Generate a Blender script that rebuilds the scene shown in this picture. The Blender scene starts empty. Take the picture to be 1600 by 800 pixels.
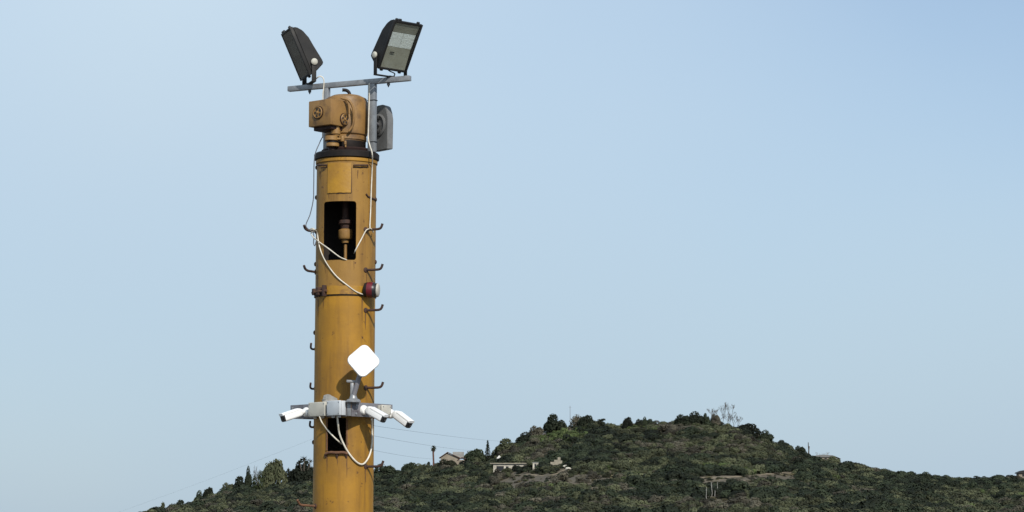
import bpy, bmesh, math, random
import numpy as np
from mathutils import Vector, Matrix, Euler, noise as mnoise

# ------------------------------------------------------------------ camera, sky, sun
scene = bpy.context.scene
C = scene.collection
R_ = math.radians
FPX, PITCH, CZ = 3970.0, R_(6.2), 1.6          # focal length in px of a 1600 px wide frame
cam_d = bpy.data.cameras.new('camera'); cam = bpy.data.objects.new('camera', cam_d); C.objects.link(cam)
cam.location = (0, 0, CZ); cam.rotation_euler = (R_(90) + PITCH, 0, 0)
cam_d.sensor_width = 36; cam_d.lens = FPX / 1600 * 36
cam_d.clip_start = 0.5; cam_d.clip_end = 20000
scene.camera = cam

SUN_AZ, SUN_EL = R_(23), R_(37)                # azimuth to the right of straight behind the camera
sdir = Vector((math.sin(SUN_AZ) * math.cos(SUN_EL), -math.cos(SUN_AZ) * math.cos(SUN_EL), math.sin(SUN_EL)))
world = bpy.data.worlds.new('World'); scene.world = world; world.use_nodes = True
wn = world.node_tree; wn.nodes.clear()
wo = wn.nodes.new('ShaderNodeOutputWorld'); bg = wn.nodes.new('ShaderNodeBackground')
sky = wn.nodes.new('ShaderNodeTexSky'); sky.sky_type = 'NISHITA'; sky.sun_disc = False
sky.sun_elevation = SUN_EL; sky.sun_rotation = math.atan2(sdir.x, sdir.y)
sky.altitude = 100; sky.air_density = 1.0; sky.dust_density = 0.7; sky.ozone_density = 4.0
tc = wn.nodes.new('ShaderNodeTexCoord')
sx_ = wn.nodes.new('ShaderNodeSeparateXYZ'); wn.links.new(tc.outputs['Generated'], sx_.inputs[0])
def wrange(src, a, b, c, d, smooth=True):
    r = wn.nodes.new('ShaderNodeMapRange'); r.interpolation_type = 'SMOOTHSTEP' if smooth else 'LINEAR'
    for k, v in zip(('From Min', 'From Max', 'To Min', 'To Max'), (a, b, c, d)): r.inputs[k].default_value = v
    wn.links.new(src, r.inputs['Value']); return r.outputs['Result']
def wmath(op, a, b):
    m = wn.nodes.new('ShaderNodeMath'); m.operation = op
    for k, v in enumerate((a, b)):
        if isinstance(v, float): m.inputs[k].default_value = v
        else: wn.links.new(v, m.inputs[k])
    return m.outputs[0]
vn = wn.nodes.new('ShaderNodeTexNoise'); vn.inputs['Scale'].default_value = 4.5; vn.inputs['Detail'].default_value = 3.0; vn.inputs['Roughness'].default_value = 0.4
wn.links.new(tc.outputs['Generated'], vn.inputs['Vector'])
# a hazy veil, thick near the horizon, thinning out higher up towards the right half of the sky
up = wrange(sx_.outputs['Z'], 0.0, 0.26, 0.0, 1.0)
clear_ = wmath('MULTIPLY', up, wrange(sx_.outputs['X'], -0.16, 0.26, 0.0, 0.62))
fac = wmath('SUBTRACT', 0.94, clear_)
fac = wmath('ADD', fac, wrange(vn.outputs['Fac'], 0.3, 0.7, -0.11, 0.09, False))
vc = wn.nodes.new('ShaderNodeMix'); vc.data_type = 'RGBA'
vc.inputs['A'].default_value = (3.85, 4.95, 5.95, 1); vc.inputs['B'].default_value = (5.3, 6.55, 7.65, 1)   # in the sky node's own units
wn.links.new(wrange(sx_.outputs['Z'], 0.0, 0.24, 0.0, 1.0, False), vc.inputs['Factor'])
veil = wn.nodes.new('ShaderNodeMix'); veil.data_type = 'RGBA'; veil.clamp_factor = True
wn.links.new(vc.outputs['Result'], veil.inputs['B'])
wn.links.new(fac, veil.inputs['Factor'])
wn.links.new(sky.outputs['Color'], veil.inputs['A'])
wn.links.new(veil.outputs['Result'], bg.inputs['Color'])
bg.inputs['Strength'].default_value = 0.1
wn.links.new(bg.outputs['Background'], wo.inputs['Surface'])

sd = bpy.data.lights.new('sun', 'SUN'); so = bpy.data.objects.new('sun', sd); C.objects.link(so)
sd.energy = 3.8; sd.angle = R_(1.2); sd.color = (1.0, 0.95, 0.86)
so.rotation_euler = sdir.to_track_quat('Z', 'Y').to_euler()
so.location = (10, -10, 30)

vs = scene.view_settings
vs.view_transform = 'Standard'; vs.look = 'None'; vs.gamma = 1; vs.exposure = 0.2
vs.use_curve_mapping = False

# ------------------------------------------------------------------ helpers
def P(px, py, Y):
    a = (px - 800) / FPX; b = (400 - py) / FPX
    d = Vector((a, math.cos(PITCH) - b * math.sin(PITCH), math.sin(PITCH) + b * math.cos(PITCH)))
    t = Y / d.y
    return Vector((0, 0, CZ)) + d * t

def link(o, parent=None):
    C.objects.link(o)
    if parent is not None: o.parent = parent
    return o

ORG = {}
def empty(name, loc):
    o = bpy.data.objects.new(name, None); link(o); o.location = loc; o.empty_display_size = 0.1
    ORG[o.name] = Vector(loc)
    return o

def tag(o, label, cat, group=None):
    o['label'] = label; o['category'] = cat
    if group: o['group'] = group
    return o

def kind(o, k):
    o['kind'] = k
    return o

def obj(name, bm, mats, parent=None, smooth=None):
    """bm is in world coordinates; parts keep them relative to their thing's base"""
    bmesh.ops.recalc_face_normals(bm, faces=bm.faces)
    me = bpy.data.meshes.new(name)
    if parent is None:
        vs_ = [v.co for v in bm.verts]
        c = Vector(((min(v.x for v in vs_) + max(v.x for v in vs_)) / 2, (min(v.y for v in vs_) + max(v.y for v in vs_)) / 2, min(v.z for v in vs_)))
    else:
        c = ORG[parent.name]
    bmesh.ops.translate(bm, verts=bm.verts, vec=-c)
    bm.to_mesh(me); bm.free()
    for m in (mats if isinstance(mats, (list, tuple)) else [mats]): me.materials.append(m)
    if smooth is not None:
        me.polygons.foreach_set('use_smooth', [True] * len(me.polygons))
        me.set_sharp_from_angle(angle=R_(smooth))
    o = bpy.data.objects.new(name, me); link(o, parent)
    if parent is None: o.location = c
    ORG[o.name] = c
    return o

def NB(): return bmesh.new()

def frame_mat(origin, x, y, z):
    m = Matrix((x, y, z)).transposed().to_4x4(); m.translation = origin
    return m

def add_box(bm, M, sx, sy, sz, bevel=0.0, seg=2):
    r = bmesh.ops.create_cube(bm, size=1.0, matrix=M @ Matrix.Diagonal((sx, sy, sz, 1)))
    if bevel > 0:
        es = list({e for v in r['verts'] for e in v.link_edges})
        bmesh.ops.bevel(bm, geom=es, offset=bevel, segments=seg, affect='EDGES', profile=0.5)

def T(v): return Matrix.Translation(v)
def RZ(a): return Matrix.Rotation(a, 4, 'Z')

def add_tube(bm, pts, rad, seg=8, caps=True):
    pts = [Vector(p) for p in pts]; n = len(pts)
    rads = rad if isinstance(rad, (list, tuple)) else [rad] * n
    rings = []; up = None
    for i, p in enumerate(pts):
        d = (pts[min(i + 1, n - 1)] - pts[max(i - 1, 0)]).normalized()
        if up is None:
            up = Vector((0, 0, 1)) if abs(d.z) < 0.9 else Vector((1, 0, 0))
        s = d.cross(up).normalized(); up = s.cross(d).normalized()
        rings.append([bm.verts.new(p + (s * math.cos(2 * math.pi * k / seg) + up * math.sin(2 * math.pi * k / seg)) * rads[i]) for k in range(seg)])
    for a, b in zip(rings, rings[1:]):
        for k in range(seg):
            bm.faces.new((a[k], a[(k + 1) % seg], b[(k + 1) % seg], b[k]))
    if caps:
        bm.faces.new(rings[0][::-1]); bm.faces.new(rings[-1])

def add_lathe(bm, M, prof, seg=32, caps=True):
    """prof: (radius, z) pairs from one end to the other, about M's z axis"""
    rings = [[bm.verts.new(M @ Vector((r * math.cos(2 * math.pi * k / seg), r * math.sin(2 * math.pi * k / seg), z))) for k in range(seg)] for r, z in prof]
    for a, b in zip(rings, rings[1:]):
        for k in range(seg):
            bm.faces.new((a[k], a[(k + 1) % seg], b[(k + 1) % seg], b[k]))
    if caps:
        bm.faces.new(rings[0][::-1]); bm.faces.new(rings[-1])

def add_prism(bm, M, poly, x0, x1):
    """poly: (y, z) outline extruded along x"""
    a = [bm.verts.new(M @ Vector((x0, y, z))) for y, z in poly]
    b = [bm.verts.new(M @ Vector((x1, y, z))) for y, z in poly]
    n = len(poly)
    for k in range(n): bm.faces.new((a[k], a[(k + 1) % n], b[(k + 1) % n], b[k]))
    bm.faces.new(a[::-1]); bm.faces.new(b)

def smooth_path(pts, sub=6):
    pts = [Vector(p) for p in pts]; out = []
    for i in range(len(pts) - 1):
        p0 = pts[max(i - 1, 0)]; p1 = pts[i]; p2 = pts[i + 1]; p3 = pts[min(i + 2, len(pts) - 1)]
        for k in range(sub):
            t = k / sub
            out.append(0.5 * (2 * p1 + (p2 - p0) * t + (2 * p0 - 5 * p1 + 4 * p2 - p3) * t * t + (3 * p1 - p0 - 3 * p2 + p3) * t ** 3))
    out.append(pts[-1])
    return out

# ------------------------------------------------------------------ materials
def mat(name, c1, c2=None, rough=0.6, metal=0.0, scale=6.0, stretch=(1, 1, 1), lo=0.35, hi=0.65, detail=6, bump=0.0, bscale=40.0, spec=0.5,
        c3=None, s3=20.0, lo3=0.58, hi3=0.7, st3=(1, 1, 1), rnd=0.0, trans=0.0, c4=None, s4=60.0, lo4=0.66, hi4=0.72):
    m = bpy.data.materials.new(name); m.use_nodes = True
    nt = m.node_tree; bs = nt.nodes['Principled BSDF']; L = nt.links.new
    bs.inputs['Roughness'].default_value = rough; bs.inputs['Metallic'].default_value = metal
    bs.inputs['Specular IOR Level'].default_value = spec
    tc = nt.nodes.new('ShaderNodeTexCoord')
    def noise_fac(sc, st, lo, hi, det=6):
        mp = nt.nodes.new('ShaderNodeMapping'); mp.inputs['Scale'].default_value = st
        L(tc.outputs['Object'], mp.inputs['Vector'])
        n = nt.nodes.new('ShaderNodeTexNoise'); n.inputs['Scale'].default_value = sc; n.inputs['Detail'].default_value = det
        n.inputs['Roughness'].default_value = 0.6
        L(mp.outputs['Vector'], n.inputs['Vector'])
        r = nt.nodes.new('ShaderNodeMapRange'); r.inputs['From Min'].default_value = lo; r.inputs['From Max'].default_value = hi
        L(n.outputs['Fac'], r.inputs['Value'])
        return r.outputs['Result']
    def mix(fac, a, b):
        x = nt.nodes.new('ShaderNodeMix'); x.data_type = 'RGBA'
        L(fac, x.inputs['Factor'])
        if isinstance(a, tuple): x.inputs['A'].default_value = (*a, 1)
        else: L(a, x.inputs['A'])
        x.inputs['B'].default_value = (*b, 1)
        return x.outputs['Result']
    col = mix(noise_fac(scale, stretch, lo, hi, detail), c1, c2 or c1)
    if c3: col = mix(noise_fac(s3, st3, lo3, hi3), col, c3)
    if c4: col = mix(noise_fac(s4, (1, 1, 1), lo4, hi4), col, c4)
    if rnd > 0:
        oi = nt.nodes.new('ShaderNodeObjectInfo')
        h = nt.nodes.new('ShaderNodeHueSaturation')
        r = nt.nodes.new('ShaderNodeMapRange'); r.inputs['To Min'].default_value = 1 - rnd; r.inputs['To Max'].default_value = 1 + rnd
        L(oi.outputs['Random'], r.inputs['Value']); L(r.outputs['Result'], h.inputs['Value'])
        L(col, h.inputs['Color']); col = h.outputs['Color']
    L(col, bs.inputs['Base Color'])
    if bump > 0:
        n = nt.nodes.new('ShaderNodeTexNoise'); n.inputs['Scale'].default_value = bscale; n.inputs['Detail'].default_value = 5
        L(tc.outputs['Object'], n.inputs['Vector'])
        b = nt.nodes.new('ShaderNodeBump'); b.inputs['Strength'].default_value = bump; b.inputs['Distance'].default_value = 0.01
        L(n.outputs['Fac'], b.inputs['Height']); L(b.outputs['Normal'], bs.inputs['Normal'])
    if trans > 0:
        out = nt.nodes['Material Output']
        tr = nt.nodes.new('ShaderNodeBsdfTranslucent'); L(col, tr.inputs['Color'])
        mx = nt.nodes.new('ShaderNodeMixShader'); mx.inputs['Fac'].default_value = trans
        L(bs.outputs['BSDF'], mx.inputs[1]); L(tr.outputs['BSDF'], mx.inputs[2]); L(mx.outputs['Shader'], out.inputs['Surface'])
    return m

YEL = mat('ochre_paint', (0.355, 0.178, 0.016), (0.215, 0.110, 0.018), rough=0.6, spec=0.3, scale=2.2, bump=0.12, bscale=30, detail=8,
          c3=(0.105, 0.05, 0.016), s3=4.0, st3=(4, 4, 0.3), lo3=0.48, hi3=0.9, c4=(0.07, 0.03, 0.014), s4=22, lo4=0.64, hi4=0.70)
TAN = mat('faded_tan_paint', (0.295, 0.160, 0.034), (0.21, 0.113, 0.027), rough=0.6, spec=0.3, scale=2.6, bump=0.12, bscale=30, detail=8,
          c3=(0.10, 0.05, 0.018), s3=4.0, st3=(4, 4, 0.3), lo3=0.48, hi3=0.9, c4=(0.07, 0.03, 0.014), s4=22, lo4=0.62, hi4=0.70)
YEL2 = mat('fresh_yellow_paint', (0.36, 0.185, 0.010), (0.28, 0.14, 0.014), rough=0.5, scale=9, c3=(0.13, 0.06, 0.018), s3=14, lo3=0.58, hi3=0.75, bump=0.15)
YEL3 = mat('housing_paint', (0.275, 0.150, 0.042), (0.185, 0.098, 0.030), rough=0.55, scale=5, c3=(0.06, 0.032, 0.015), s3=9, lo3=0.50, hi3=0.75, bump=0.15)
INNER = mat('shade_dark_rusty_steel', (0.018, 0.014, 0.012), (0.03, 0.02, 0.015), rough=0.85)  # bare rusty steel, darkened in colour to stand for shade inside openings
RUST = mat('rusty_steel', (0.028, 0.015, 0.012), (0.06, 0.026, 0.016), rough=0.8, scale=30, bump=0.4, bscale=120)
ORUST = mat('orange_rust', (0.16, 0.075, 0.035), (0.085, 0.04, 0.022), rough=0.85, scale=25, bump=0.4, bscale=120)
GREASE = mat('greasy_black_steel', (0.006, 0.005, 0.005), (0.014, 0.009, 0.007), rough=0.6, scale=20, spec=0.25)
GREASE2 = mat('greasy_brown_steel', (0.030, 0.013, 0.010), (0.018, 0.009, 0.008), rough=0.6, spec=0.25, scale=14)
GALV = mat('galvanised_steel', (0.20, 0.21, 0.225), (0.27, 0.28, 0.29), rough=0.45, metal=0.35, scale=14, c3=(0.12, 0.12, 0.125), s3=10, lo3=0.55, hi3=0.75)
GALVD = mat('weathered_grey_steel', (0.15, 0.145, 0.16), (0.21, 0.205, 0.215), rough=0.55, metal=0.25, scale=12, c3=(0.09, 0.08, 0.09), s3=8)
GREYP = mat('dull_grey_panel', (0.12, 0.12, 0.12), (0.17, 0.17, 0.167), rough=0.6, scale=7, c3=(0.09, 0.09, 0.09), s3=6)
BLACKP = mat('faded_black_enamel', (0.008, 0.008, 0.009), (0.017, 0.016, 0.015), rough=0.6, spec=0.3, scale=10, c3=(0.045, 0.042, 0.036), s3=5, lo3=0.55, hi3=0.85)
BLACK = mat('black_plastic', (0.012, 0.012, 0.013), (0.02, 0.02, 0.02), rough=0.4)
REFL = mat('dusty_reflector', (0.33, 0.315, 0.26), (0.27, 0.255, 0.21), rough=0.4, metal=0.0, scale=12)
LEDW = mat('pale_reflection_panel', (0.70, 0.72, 0.71), (0.88, 0.90, 0.89), rough=0.35, metal=0.0, scale=90, detail=2, bump=0.6, bscale=150)  # reflected brightness is put into this pale diffuse colour
WHITE = mat('white_plastic', (0.80, 0.80, 0.80), (0.77, 0.77, 0.76), rough=0.35, scale=5)
CREAM = mat('cream_plastic', (0.47, 0.45, 0.39), (0.40, 0.385, 0.34), rough=0.5, scale=10, c3=(0.33, 0.31, 0.27), s3=8, lo3=0.56, hi3=0.8)
LGREY = mat('light_grey_plastic', (0.50, 0.53, 0.56), (0.44, 0.46, 0.48), rough=0.45, scale=10, c3=(0.35, 0.36, 0.37), s3=9, lo3=0.58, hi3=0.8)
CABLE = mat('white_cable', (0.66, 0.62, 0.53), (0.46, 0.42, 0.34), rough=0.5, scale=14)
DCABLE = mat('grey_cable', (0.06, 0.065, 0.08), (0.10, 0.105, 0.12), rough=0.5, scale=20)
REDL = mat('red_lens', (0.12, 0.010, 0.016), (0.09, 0.008, 0.012), rough=0.3, scale=14)
PATCH = mat('grey_sealant', (0.36, 0.35, 0.33), (0.27, 0.26, 0.24), rough=0.8, scale=25, bump=0.4)
KNOB = mat('pale_bolt', (0.50, 0.49, 0.42), (0.38, 0.37, 0.32), rough=0.5, scale=40)

# thin clear glass for the lamps
GLASS = bpy.data.materials.new('lamp_glass'); GLASS.use_nodes = True
nt = GLASS.node_tree; nt.nodes.remove(nt.nodes['Principled BSDF'])
gl = nt.nodes.new('ShaderNodeBsdfGlossy'); gl.inputs['Roughness'].default_value = 0.05
tr = nt.nodes.new('ShaderNodeBsdfTransparent'); tr.inputs['Color'].default_value = (0.93, 0.95, 0.94, 1)
lw = nt.nodes.new('ShaderNodeLayerWeight'); lw.inputs['Blend'].default_value = 0.5
pw = nt.nodes.new('ShaderNodeMath'); pw.operation = 'POWER'; pw.inputs[1].default_value = 5.0; nt.links.new(lw.outputs['Facing'], pw.inputs[0])
fr = nt.nodes.new('ShaderNodeMapRange'); fr.inputs['To Min'].default_value = 0.04; fr.inputs['To Max'].default_value = 1.0; nt.links.new(pw.outputs[0], fr.inputs['Value'])
mx = nt.nodes.new('ShaderNodeMixShader')
nt.links.new(fr.outputs['Result'], mx.inputs['Fac']); nt.links.new(tr.outputs['BSDF'], mx.inputs[1]); nt.links.new(gl.outputs['BSDF'], mx.inputs[2])
nt.links.new(mx.outputs['Shader'], nt.nodes['Material Output'].inputs['Surface'])

GLASS_SHADE = GLASS.copy(); GLASS_SHADE.name = 'shade_tinted_lamp_glass'  # darker tint puts the shade on the left lamp's face into its glass
for n_ in GLASS_SHADE.node_tree.nodes:
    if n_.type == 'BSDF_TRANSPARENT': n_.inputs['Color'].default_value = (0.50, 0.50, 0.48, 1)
# ------------------------------------------------------------------ ground and hill
def interp(x, pts):
    if x <= pts[0][0]: return pts[0][1]
    for (x0, y0), (x1, y1) in zip(pts, pts[1:]):
        if x <= x1:
            t = (x - x0) / (x1 - x0)
            return y0 + (y1 - y0) * t
    return pts[-1][1]

SKY = [(-400, 900), (60, 848), (150, 860), (200, 845), (245, 816), (290, 798), (330, 777), (370, 761), (390, 758), (420, 757), (450, 752), (490, 745), (540, 741), (590, 742),
       (620, 737), (650, 731), (690, 723), (730, 719), (760, 714), (790, 700), (820, 686), (850, 672), (880, 664), (900, 661), (930, 660), (960, 663),
       (985, 663), (1000, 659), (1040, 658), (1060, 657), (1090, 655), (1120, 659), (1150, 667), (1180, 678), (1210, 689), (1240, 703), (1270, 713),
       (1310, 719), (1340, 725), (1390, 737), (1430, 741), (1480, 745), (1520, 745), (1560, 744), (1600, 743), (1700, 743), (1900, 752), (2300, 790), (2800, 840)]
YR, YF = 1000.0, 560.0
HPTS = []
for px, py in SKY:
    p = P(px, py + (9 if px < 500 else 6), YR); HPTS.append((p.x, p.z))

def fbm(x, y, sc, o=0.0, octv=4):
    return mnoise.fractal(Vector((x / sc + o, y / sc - o, o * 0.7)), 0.9, 2.0, octv, noise_basis='PERLIN_ORIGINAL')

def terrain(X, Y):
    # the ridge swings a little, so that the spurs do not all lie at one distance
    yr = YR
    H = 0.25 * (interp(X - 3, HPTS) + 2 * interp(X, HPTS) + interp(X + 3, HPTS))
    v = (Y - YF) / (yr - YF)
    if v <= 0: return -1.0 + 0.002 * (Y - YF)
    if v <= 1:
        s = 0.25 * v + 0.75 * v ** 1.75
        amp = 16 * s * (1 - s) * min(1, max(0, (1 - v) * 4))
        gul = fbm(X * 1.15 + 0.35 * Y, Y * 0.35, 55, 3.1, 3)
        z = (H + 1) * s - 1 + 0.32 * amp * gul + 0.07 * amp * fbm(X, Y, 13, 7.7, 3)
        # a knoll in front carries the houses' terrace
        return z
    w = (Y - yr) / 160
    return (H + 1) * max(0.0, 1 - w * w * (1.0 if w < 0.6 else 1.3)) - 1 if w < 1 else -1.0

def hit(px, py):
    """where the sight line through a pixel meets the hillside"""
    Y = 600.0
    while Y < 1015:
        p = P(px, py, Y)
        if p.z <= terrain(p.x, Y): return Vector((p.x, Y, terrain(p.x, Y)))
        Y += 1.5
    p = P(px, py, YR)
    return Vector((p.x, YR, terrain(p.x, YR)))

def onridge(px, Y=YR):
    p = P(px, 740, Y)
    return Vector((p.x, Y, terrain(p.x, Y)))

EARTH = mat('dry_hillside_soil', (0.065, 0.052, 0.032), (0.10, 0.078, 0.048), rough=0.95, scale=0.035, lo=0.4, hi=0.62, c3=(0.15, 0.12, 0.075), s3=0.06, lo3=0.56, hi3=0.68)
YARD = mat('gravel_yard', (0.12, 0.11, 0.095), (0.09, 0.085, 0.075), rough=0.95, scale=0.4, c3=(0.16, 0.15, 0.13), s3=3.0)
bm = NB()
s = 9000
f = [bm.verts.new(v) for v in ((-s, -2000, 0), (s, -2000, 0), (s, 16000, 0), (-s, 16000, 0))]
bm.faces.new(f)
ground = kind(obj('ground', bm, YARD), 'structure')

xs = np.concatenate([np.arange(-330, -175, 10.0), np.arange(-175, 240, 2.5), np.arange(240, 560, 12.0)])
ys = np.concatenate([np.arange(552, 640, 8.0), np.arange(640, 1012, 3.0), np.arange(1012, 1180, 12.0)])
V = [(x, y, terrain(x, y)) for y in ys for x in xs]
nx = len(xs)
F = [(j * nx + i, j * nx + i + 1, (j + 1) * nx + i + 1, (j + 1) * nx + i) for j in range(len(ys) - 1) for i in range(nx - 1)]
me = bpy.data.meshes.new('hillside'); me.from_pydata(V, [], F); me.materials.append(EARTH)
me.polygons.foreach_set('use_smooth', [True] * len(me.polygons))
hill = kind(link(bpy.data.objects.new('hillside', me)), 'structure')

# ------------------------------------------------------------------ foliage
def leaf_cloud(seed, nblob, nleaf, leaf, squash=0.8, low=0.0, spread=0.3, quad=True, sparse=0.0, jit=0.45):
    """leaf-sized faces over a handful of overlapping clumps; unit width, height 0..1"""
    r = np.random.RandomState(seed)
    bl = []
    for k in range(nblob):
        a = r.uniform(0, 2 * math.pi); q = math.sqrt(r.uniform(0, 1)); d = spread * q
        z = 0.14 + (0.50 * math.sqrt(max(0.0, 1 - q * q)) * r.uniform(0.03, 1.0) ** 0.35)
        rad = r.uniform(0.18, 0.26)
        bl.append((d * math.cos(a), d * math.sin(a), z, rad))
    bl = np.array(bl)
    k = r.randint(0, nblob, nleaf)
    n = r.normal(size=(nleaf, 3)); n /= np.linalg.norm(n, axis=1)[:, None]
    n[:, 2] = np.where(n[:, 2] < -0.35, -n[:, 2], n[:, 2])
    sh = r.uniform(0.72 - sparse, 1.08, nleaf)[:, None]
    c = bl[k, :3] + n * (bl[k, 3] * 1.0)[:, None] * sh * np.array([1, 1, squash])
    nn = n + r.normal(scale=jit, size=(nleaf, 3)); nn /= np.linalg.norm(nn, axis=1)[:, None]
    t = np.cross(nn, r.normal(size=(nleaf, 3))); t /= np.linalg.norm(t, axis=1)[:, None]
    b = np.cross(nn, t)
    s1 = (leaf * r.uniform(0.6, 1.3, nleaf))[:, None]; s2 = s1 * r.uniform(0.5, 0.9, nleaf)[:, None]
    if quad:
        v = np.stack([c - t * s1, c + b * s2, c + t * s1, c - b * s2], 1).reshape(-1, 3)
        f = np.arange(nleaf * 4).reshape(-1, 4)
    else:
        v = np.stack([c - t * s1, c + b * s2, c + t * s1], 1).reshape(-1, 3)
        f = np.arange(nleaf * 3).reshape(-1, 3)
    v[:, 2] = np.maximum(v[:, 2], 0.0)
    mx_ = np.percentile(np.abs(v[:, :2]), 99.5) * 2; v[:, :2] /= mx_; z0_ = np.percentile(v[:, 2], 1); v[:, 2] = np.maximum(v[:, 2] - z0_, -0.02); v[:, 2] /= np.percentile(v[:, 2], 99.7)
    return v, f

def leaf_mesh(name, m, *a, **k):
    v, f = leaf_cloud(*a, **k)
    me = bpy.data.meshes.new(name); me.from_pydata(v.tolist(), [], f.tolist()); me.materials.append(m)
    return me

LEAF = dict(rough=0.75, spec=0.2, scale=0.9, rnd=0.6, trans=0.10)
F_DARK = mat('dark_evergreen_leaves', (0.012, 0.018, 0.010), (0.028, 0.035, 0.018), **LEAF)
F_OLIV = mat('olive_scrub_leaves', (0.032, 0.039, 0.020), (0.080, 0.083, 0.044), **LEAF)
F_GREY = mat('grey_brown_scrub', (0.042, 0.040, 0.029), (0.095, 0.085, 0.060), **LEAF)
F_GREEN = mat('fresh_green_leaves', (0.042, 0.064, 0.022), (0.092, 0.110, 0.042), **LEAF)
F_DRY = mat('dry_grass', (0.125, 0.115, 0.065), (0.16, 0.14, 0.08), **LEAF)
BARK = mat('grey_bark', (0.085, 0.068, 0.052), (0.05, 0.04, 0.032), rough=0.9, scale=4)
PALEBARK = mat('bleached_dead_wood', (0.30, 0.29, 0.265), (0.19, 0.185, 0.17), rough=0.9, scale=4)
REDBARK = mat('reddish_trunk', (0.12, 0.055, 0.04), (0.08, 0.04, 0.03), rough=0.9, scale=4)

# scrub prototypes live outside the scene; the scrub itself is one uncountable mass
protos = bpy.data.collections.new('scrub_shapes')
pmats = [F_DARK, F_DARK, F_OLIV, F_OLIV, F_OLIV, F_GREY, F_GREY, F_GREEN, F_DRY]
for i, m in enumerate(pmats):
    me = leaf_mesh('scrub_shape', m, 100 + i, 5 + i % 3, 800, 0.042, squash=0.85, jit=0.14)
    o = bpy.data.objects.new('scrub_shape_%02d' % i, me); protos.objects.link(o)

rs = np.random.RandomState(5)
pts = []; prot = []; rot = []; scl = []
CLEAR = []                     # patches kept free of scrub: (x, y, rx, ry)
PATHS = {
    'dirt_track': [(1085, 747), (1120, 746), (1150, 745), (1180, 742.5), (1210, 740.5), (1238, 739.5)],
    'dirt_path': [(800, 741), (830, 742), (852, 743.5), (868, 741), (880, 735), (890, 733)],
}
PATHPTS = {k: [hit(*q) for q in v] for k, v in PATHS.items()}
def keep(x, y):
    for pl in PATHPTS.values():
        for a, b in zip(pl, pl[1:]):
            lo, hi = (a, b) if a.x < b.x else (b, a)
            if lo.x - .5 <= x <= hi.x + .5:
                dy = y - (lo.y + (hi.y - lo.y) * (x - lo.x) / max(hi.x - lo.x, .1))
                if -3.5 < dy < 2.5: return 0
                if -38 < dy <= -3.5: return 2
    for (cx, cy, rx, ry) in CLEAR:
        if ((x - cx) / rx) ** 2 + ((y - cy) / ry) ** 2 < 1: return 2
    return 1

def pick(x, y, px, py):
    n1 = fbm(x, y, 26, 1.3, 3); n2 = fbm(x, y, 60, 9.1, 3); n3 = fbm(x, y, 9, 4.4, 2)
    u = rs.uniform()
    grassy = math.exp(-((px - 868) / 62) ** 2 - ((py - 682) / 18) ** 2) + 0.6 * math.exp(-((px - 640) / 60) ** 2 - ((py - 785) / 14) ** 2)
    dryz = math.exp(-((px - 900) / 110) ** 2 - ((py - 751) / 14) ** 2) + 0.8 * math.exp(-((px - 800) / 55) ** 2 - ((py - 760) / 12) ** 2) + 0.5 * math.exp(-((px - 1300) / 50) ** 2 - ((py - 762) / 10) ** 2)
    clump_shadez = (math.exp(-((px - 1060) / 110) ** 2 - ((py - 775) / 18) ** 2) + 0.9 * math.exp(-((px - 905) / 70) ** 2 - ((py - 718) / 13) ** 2)
             + 0.9 * math.exp(-((px - 1010) / 35) ** 2 - ((py - 690) / 16) ** 2) + 0.9 * math.exp(-((px - 1240) / 60) ** 2 - ((py - 735) / 9) ** 2) + 0.7 * math.exp(-((px - 480) / 90) ** 2 - ((py - 765) / 10) ** 2) + 0.9 * math.exp(-((px - 1440) / 190) ** 2 - ((py - 760) / 16) ** 2))  # dark leaves also paint the shade of the gullies, besides evergreen clumps
    if grassy > 0.35 + 0.4 * u: return 7 if rs.uniform() < 0.8 else 8
    if dryz > 0.3 + 0.5 * u: return [8, 8, 5, 6, -1, -1][rs.randint(6)] if n3 < -0.05 else -1
    if clump_shadez + 0.45 * n1 > 0.30 + 0.3 * u: return rs.randint(0, 2) if rs.uniform() < 0.85 else 2
    q = n1 + 0.5 * n3 + 0.35 * (u - 0.5)
    if q > 0.21: return rs.randint(0, 2)
    if q > -0.22: return rs.randint(2, 5)
    if n2 > 0.30: return 7 if rs.uniform() < 0.5 else 3
    return rs.randint(5, 7) if rs.uniform() < 0.75 else rs.randint(2, 5)

def row_of(x, y, z):           # picture row and column of a point, used to lay out the plants and the painted gully shade
    d = Vector((x, y, z - CZ)); cz = d.y * math.cos(PITCH) + d.z * math.sin(PITCH)
    cy = -d.y * math.sin(PITCH) + d.z * math.cos(PITCH)
    return 800 + FPX * d.x / cz, 400 - FPX * cy / cz

HOUSES = []

def build_scrub():
    for y in np.arange(650, 1010, 3.0):
        for x in np.arange(-0.235 * y, 0.225 * y, 3.0):
            X = x + rs.uniform(-1.2, 1.2); Y = y + rs.uniform(-1.2, 1.2)
            kp = keep(X, Y)
            if kp == 0: continue
            z = terrain(X, Y); px, py = row_of(X, Y, z)
            if kp == 2:
                if rs.uniform() < .75:
                    d = rs.uniform(.9, 3.0); pts.append((X, Y, z - .05)); prot.append([8, 5, 6, 3, 1][rs.randint(5)]); rot.append(rs.uniform(0, 6.28)); scl.append((d, d, d * rs.uniform(.2, .4)))
                continue
            k = pick(X, Y, px, py)
            if k < 0: continue
            g = rs.uniform()
            d = {0: 5.6, 1: 5.2, 7: 3.6, 8: 1.6}.get(k, 4.8) * (0.5 + 1.0 * g ** 2)
            h = d * rs.uniform(0.34, 0.58)
            if Y > 985: d *= 0.8; h *= 0.7
            pts.append((X, Y, z - 0.12 * h)); prot.append(k); rot.append(rs.uniform(0, 6.28)); scl.append((d, d, h))

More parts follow.
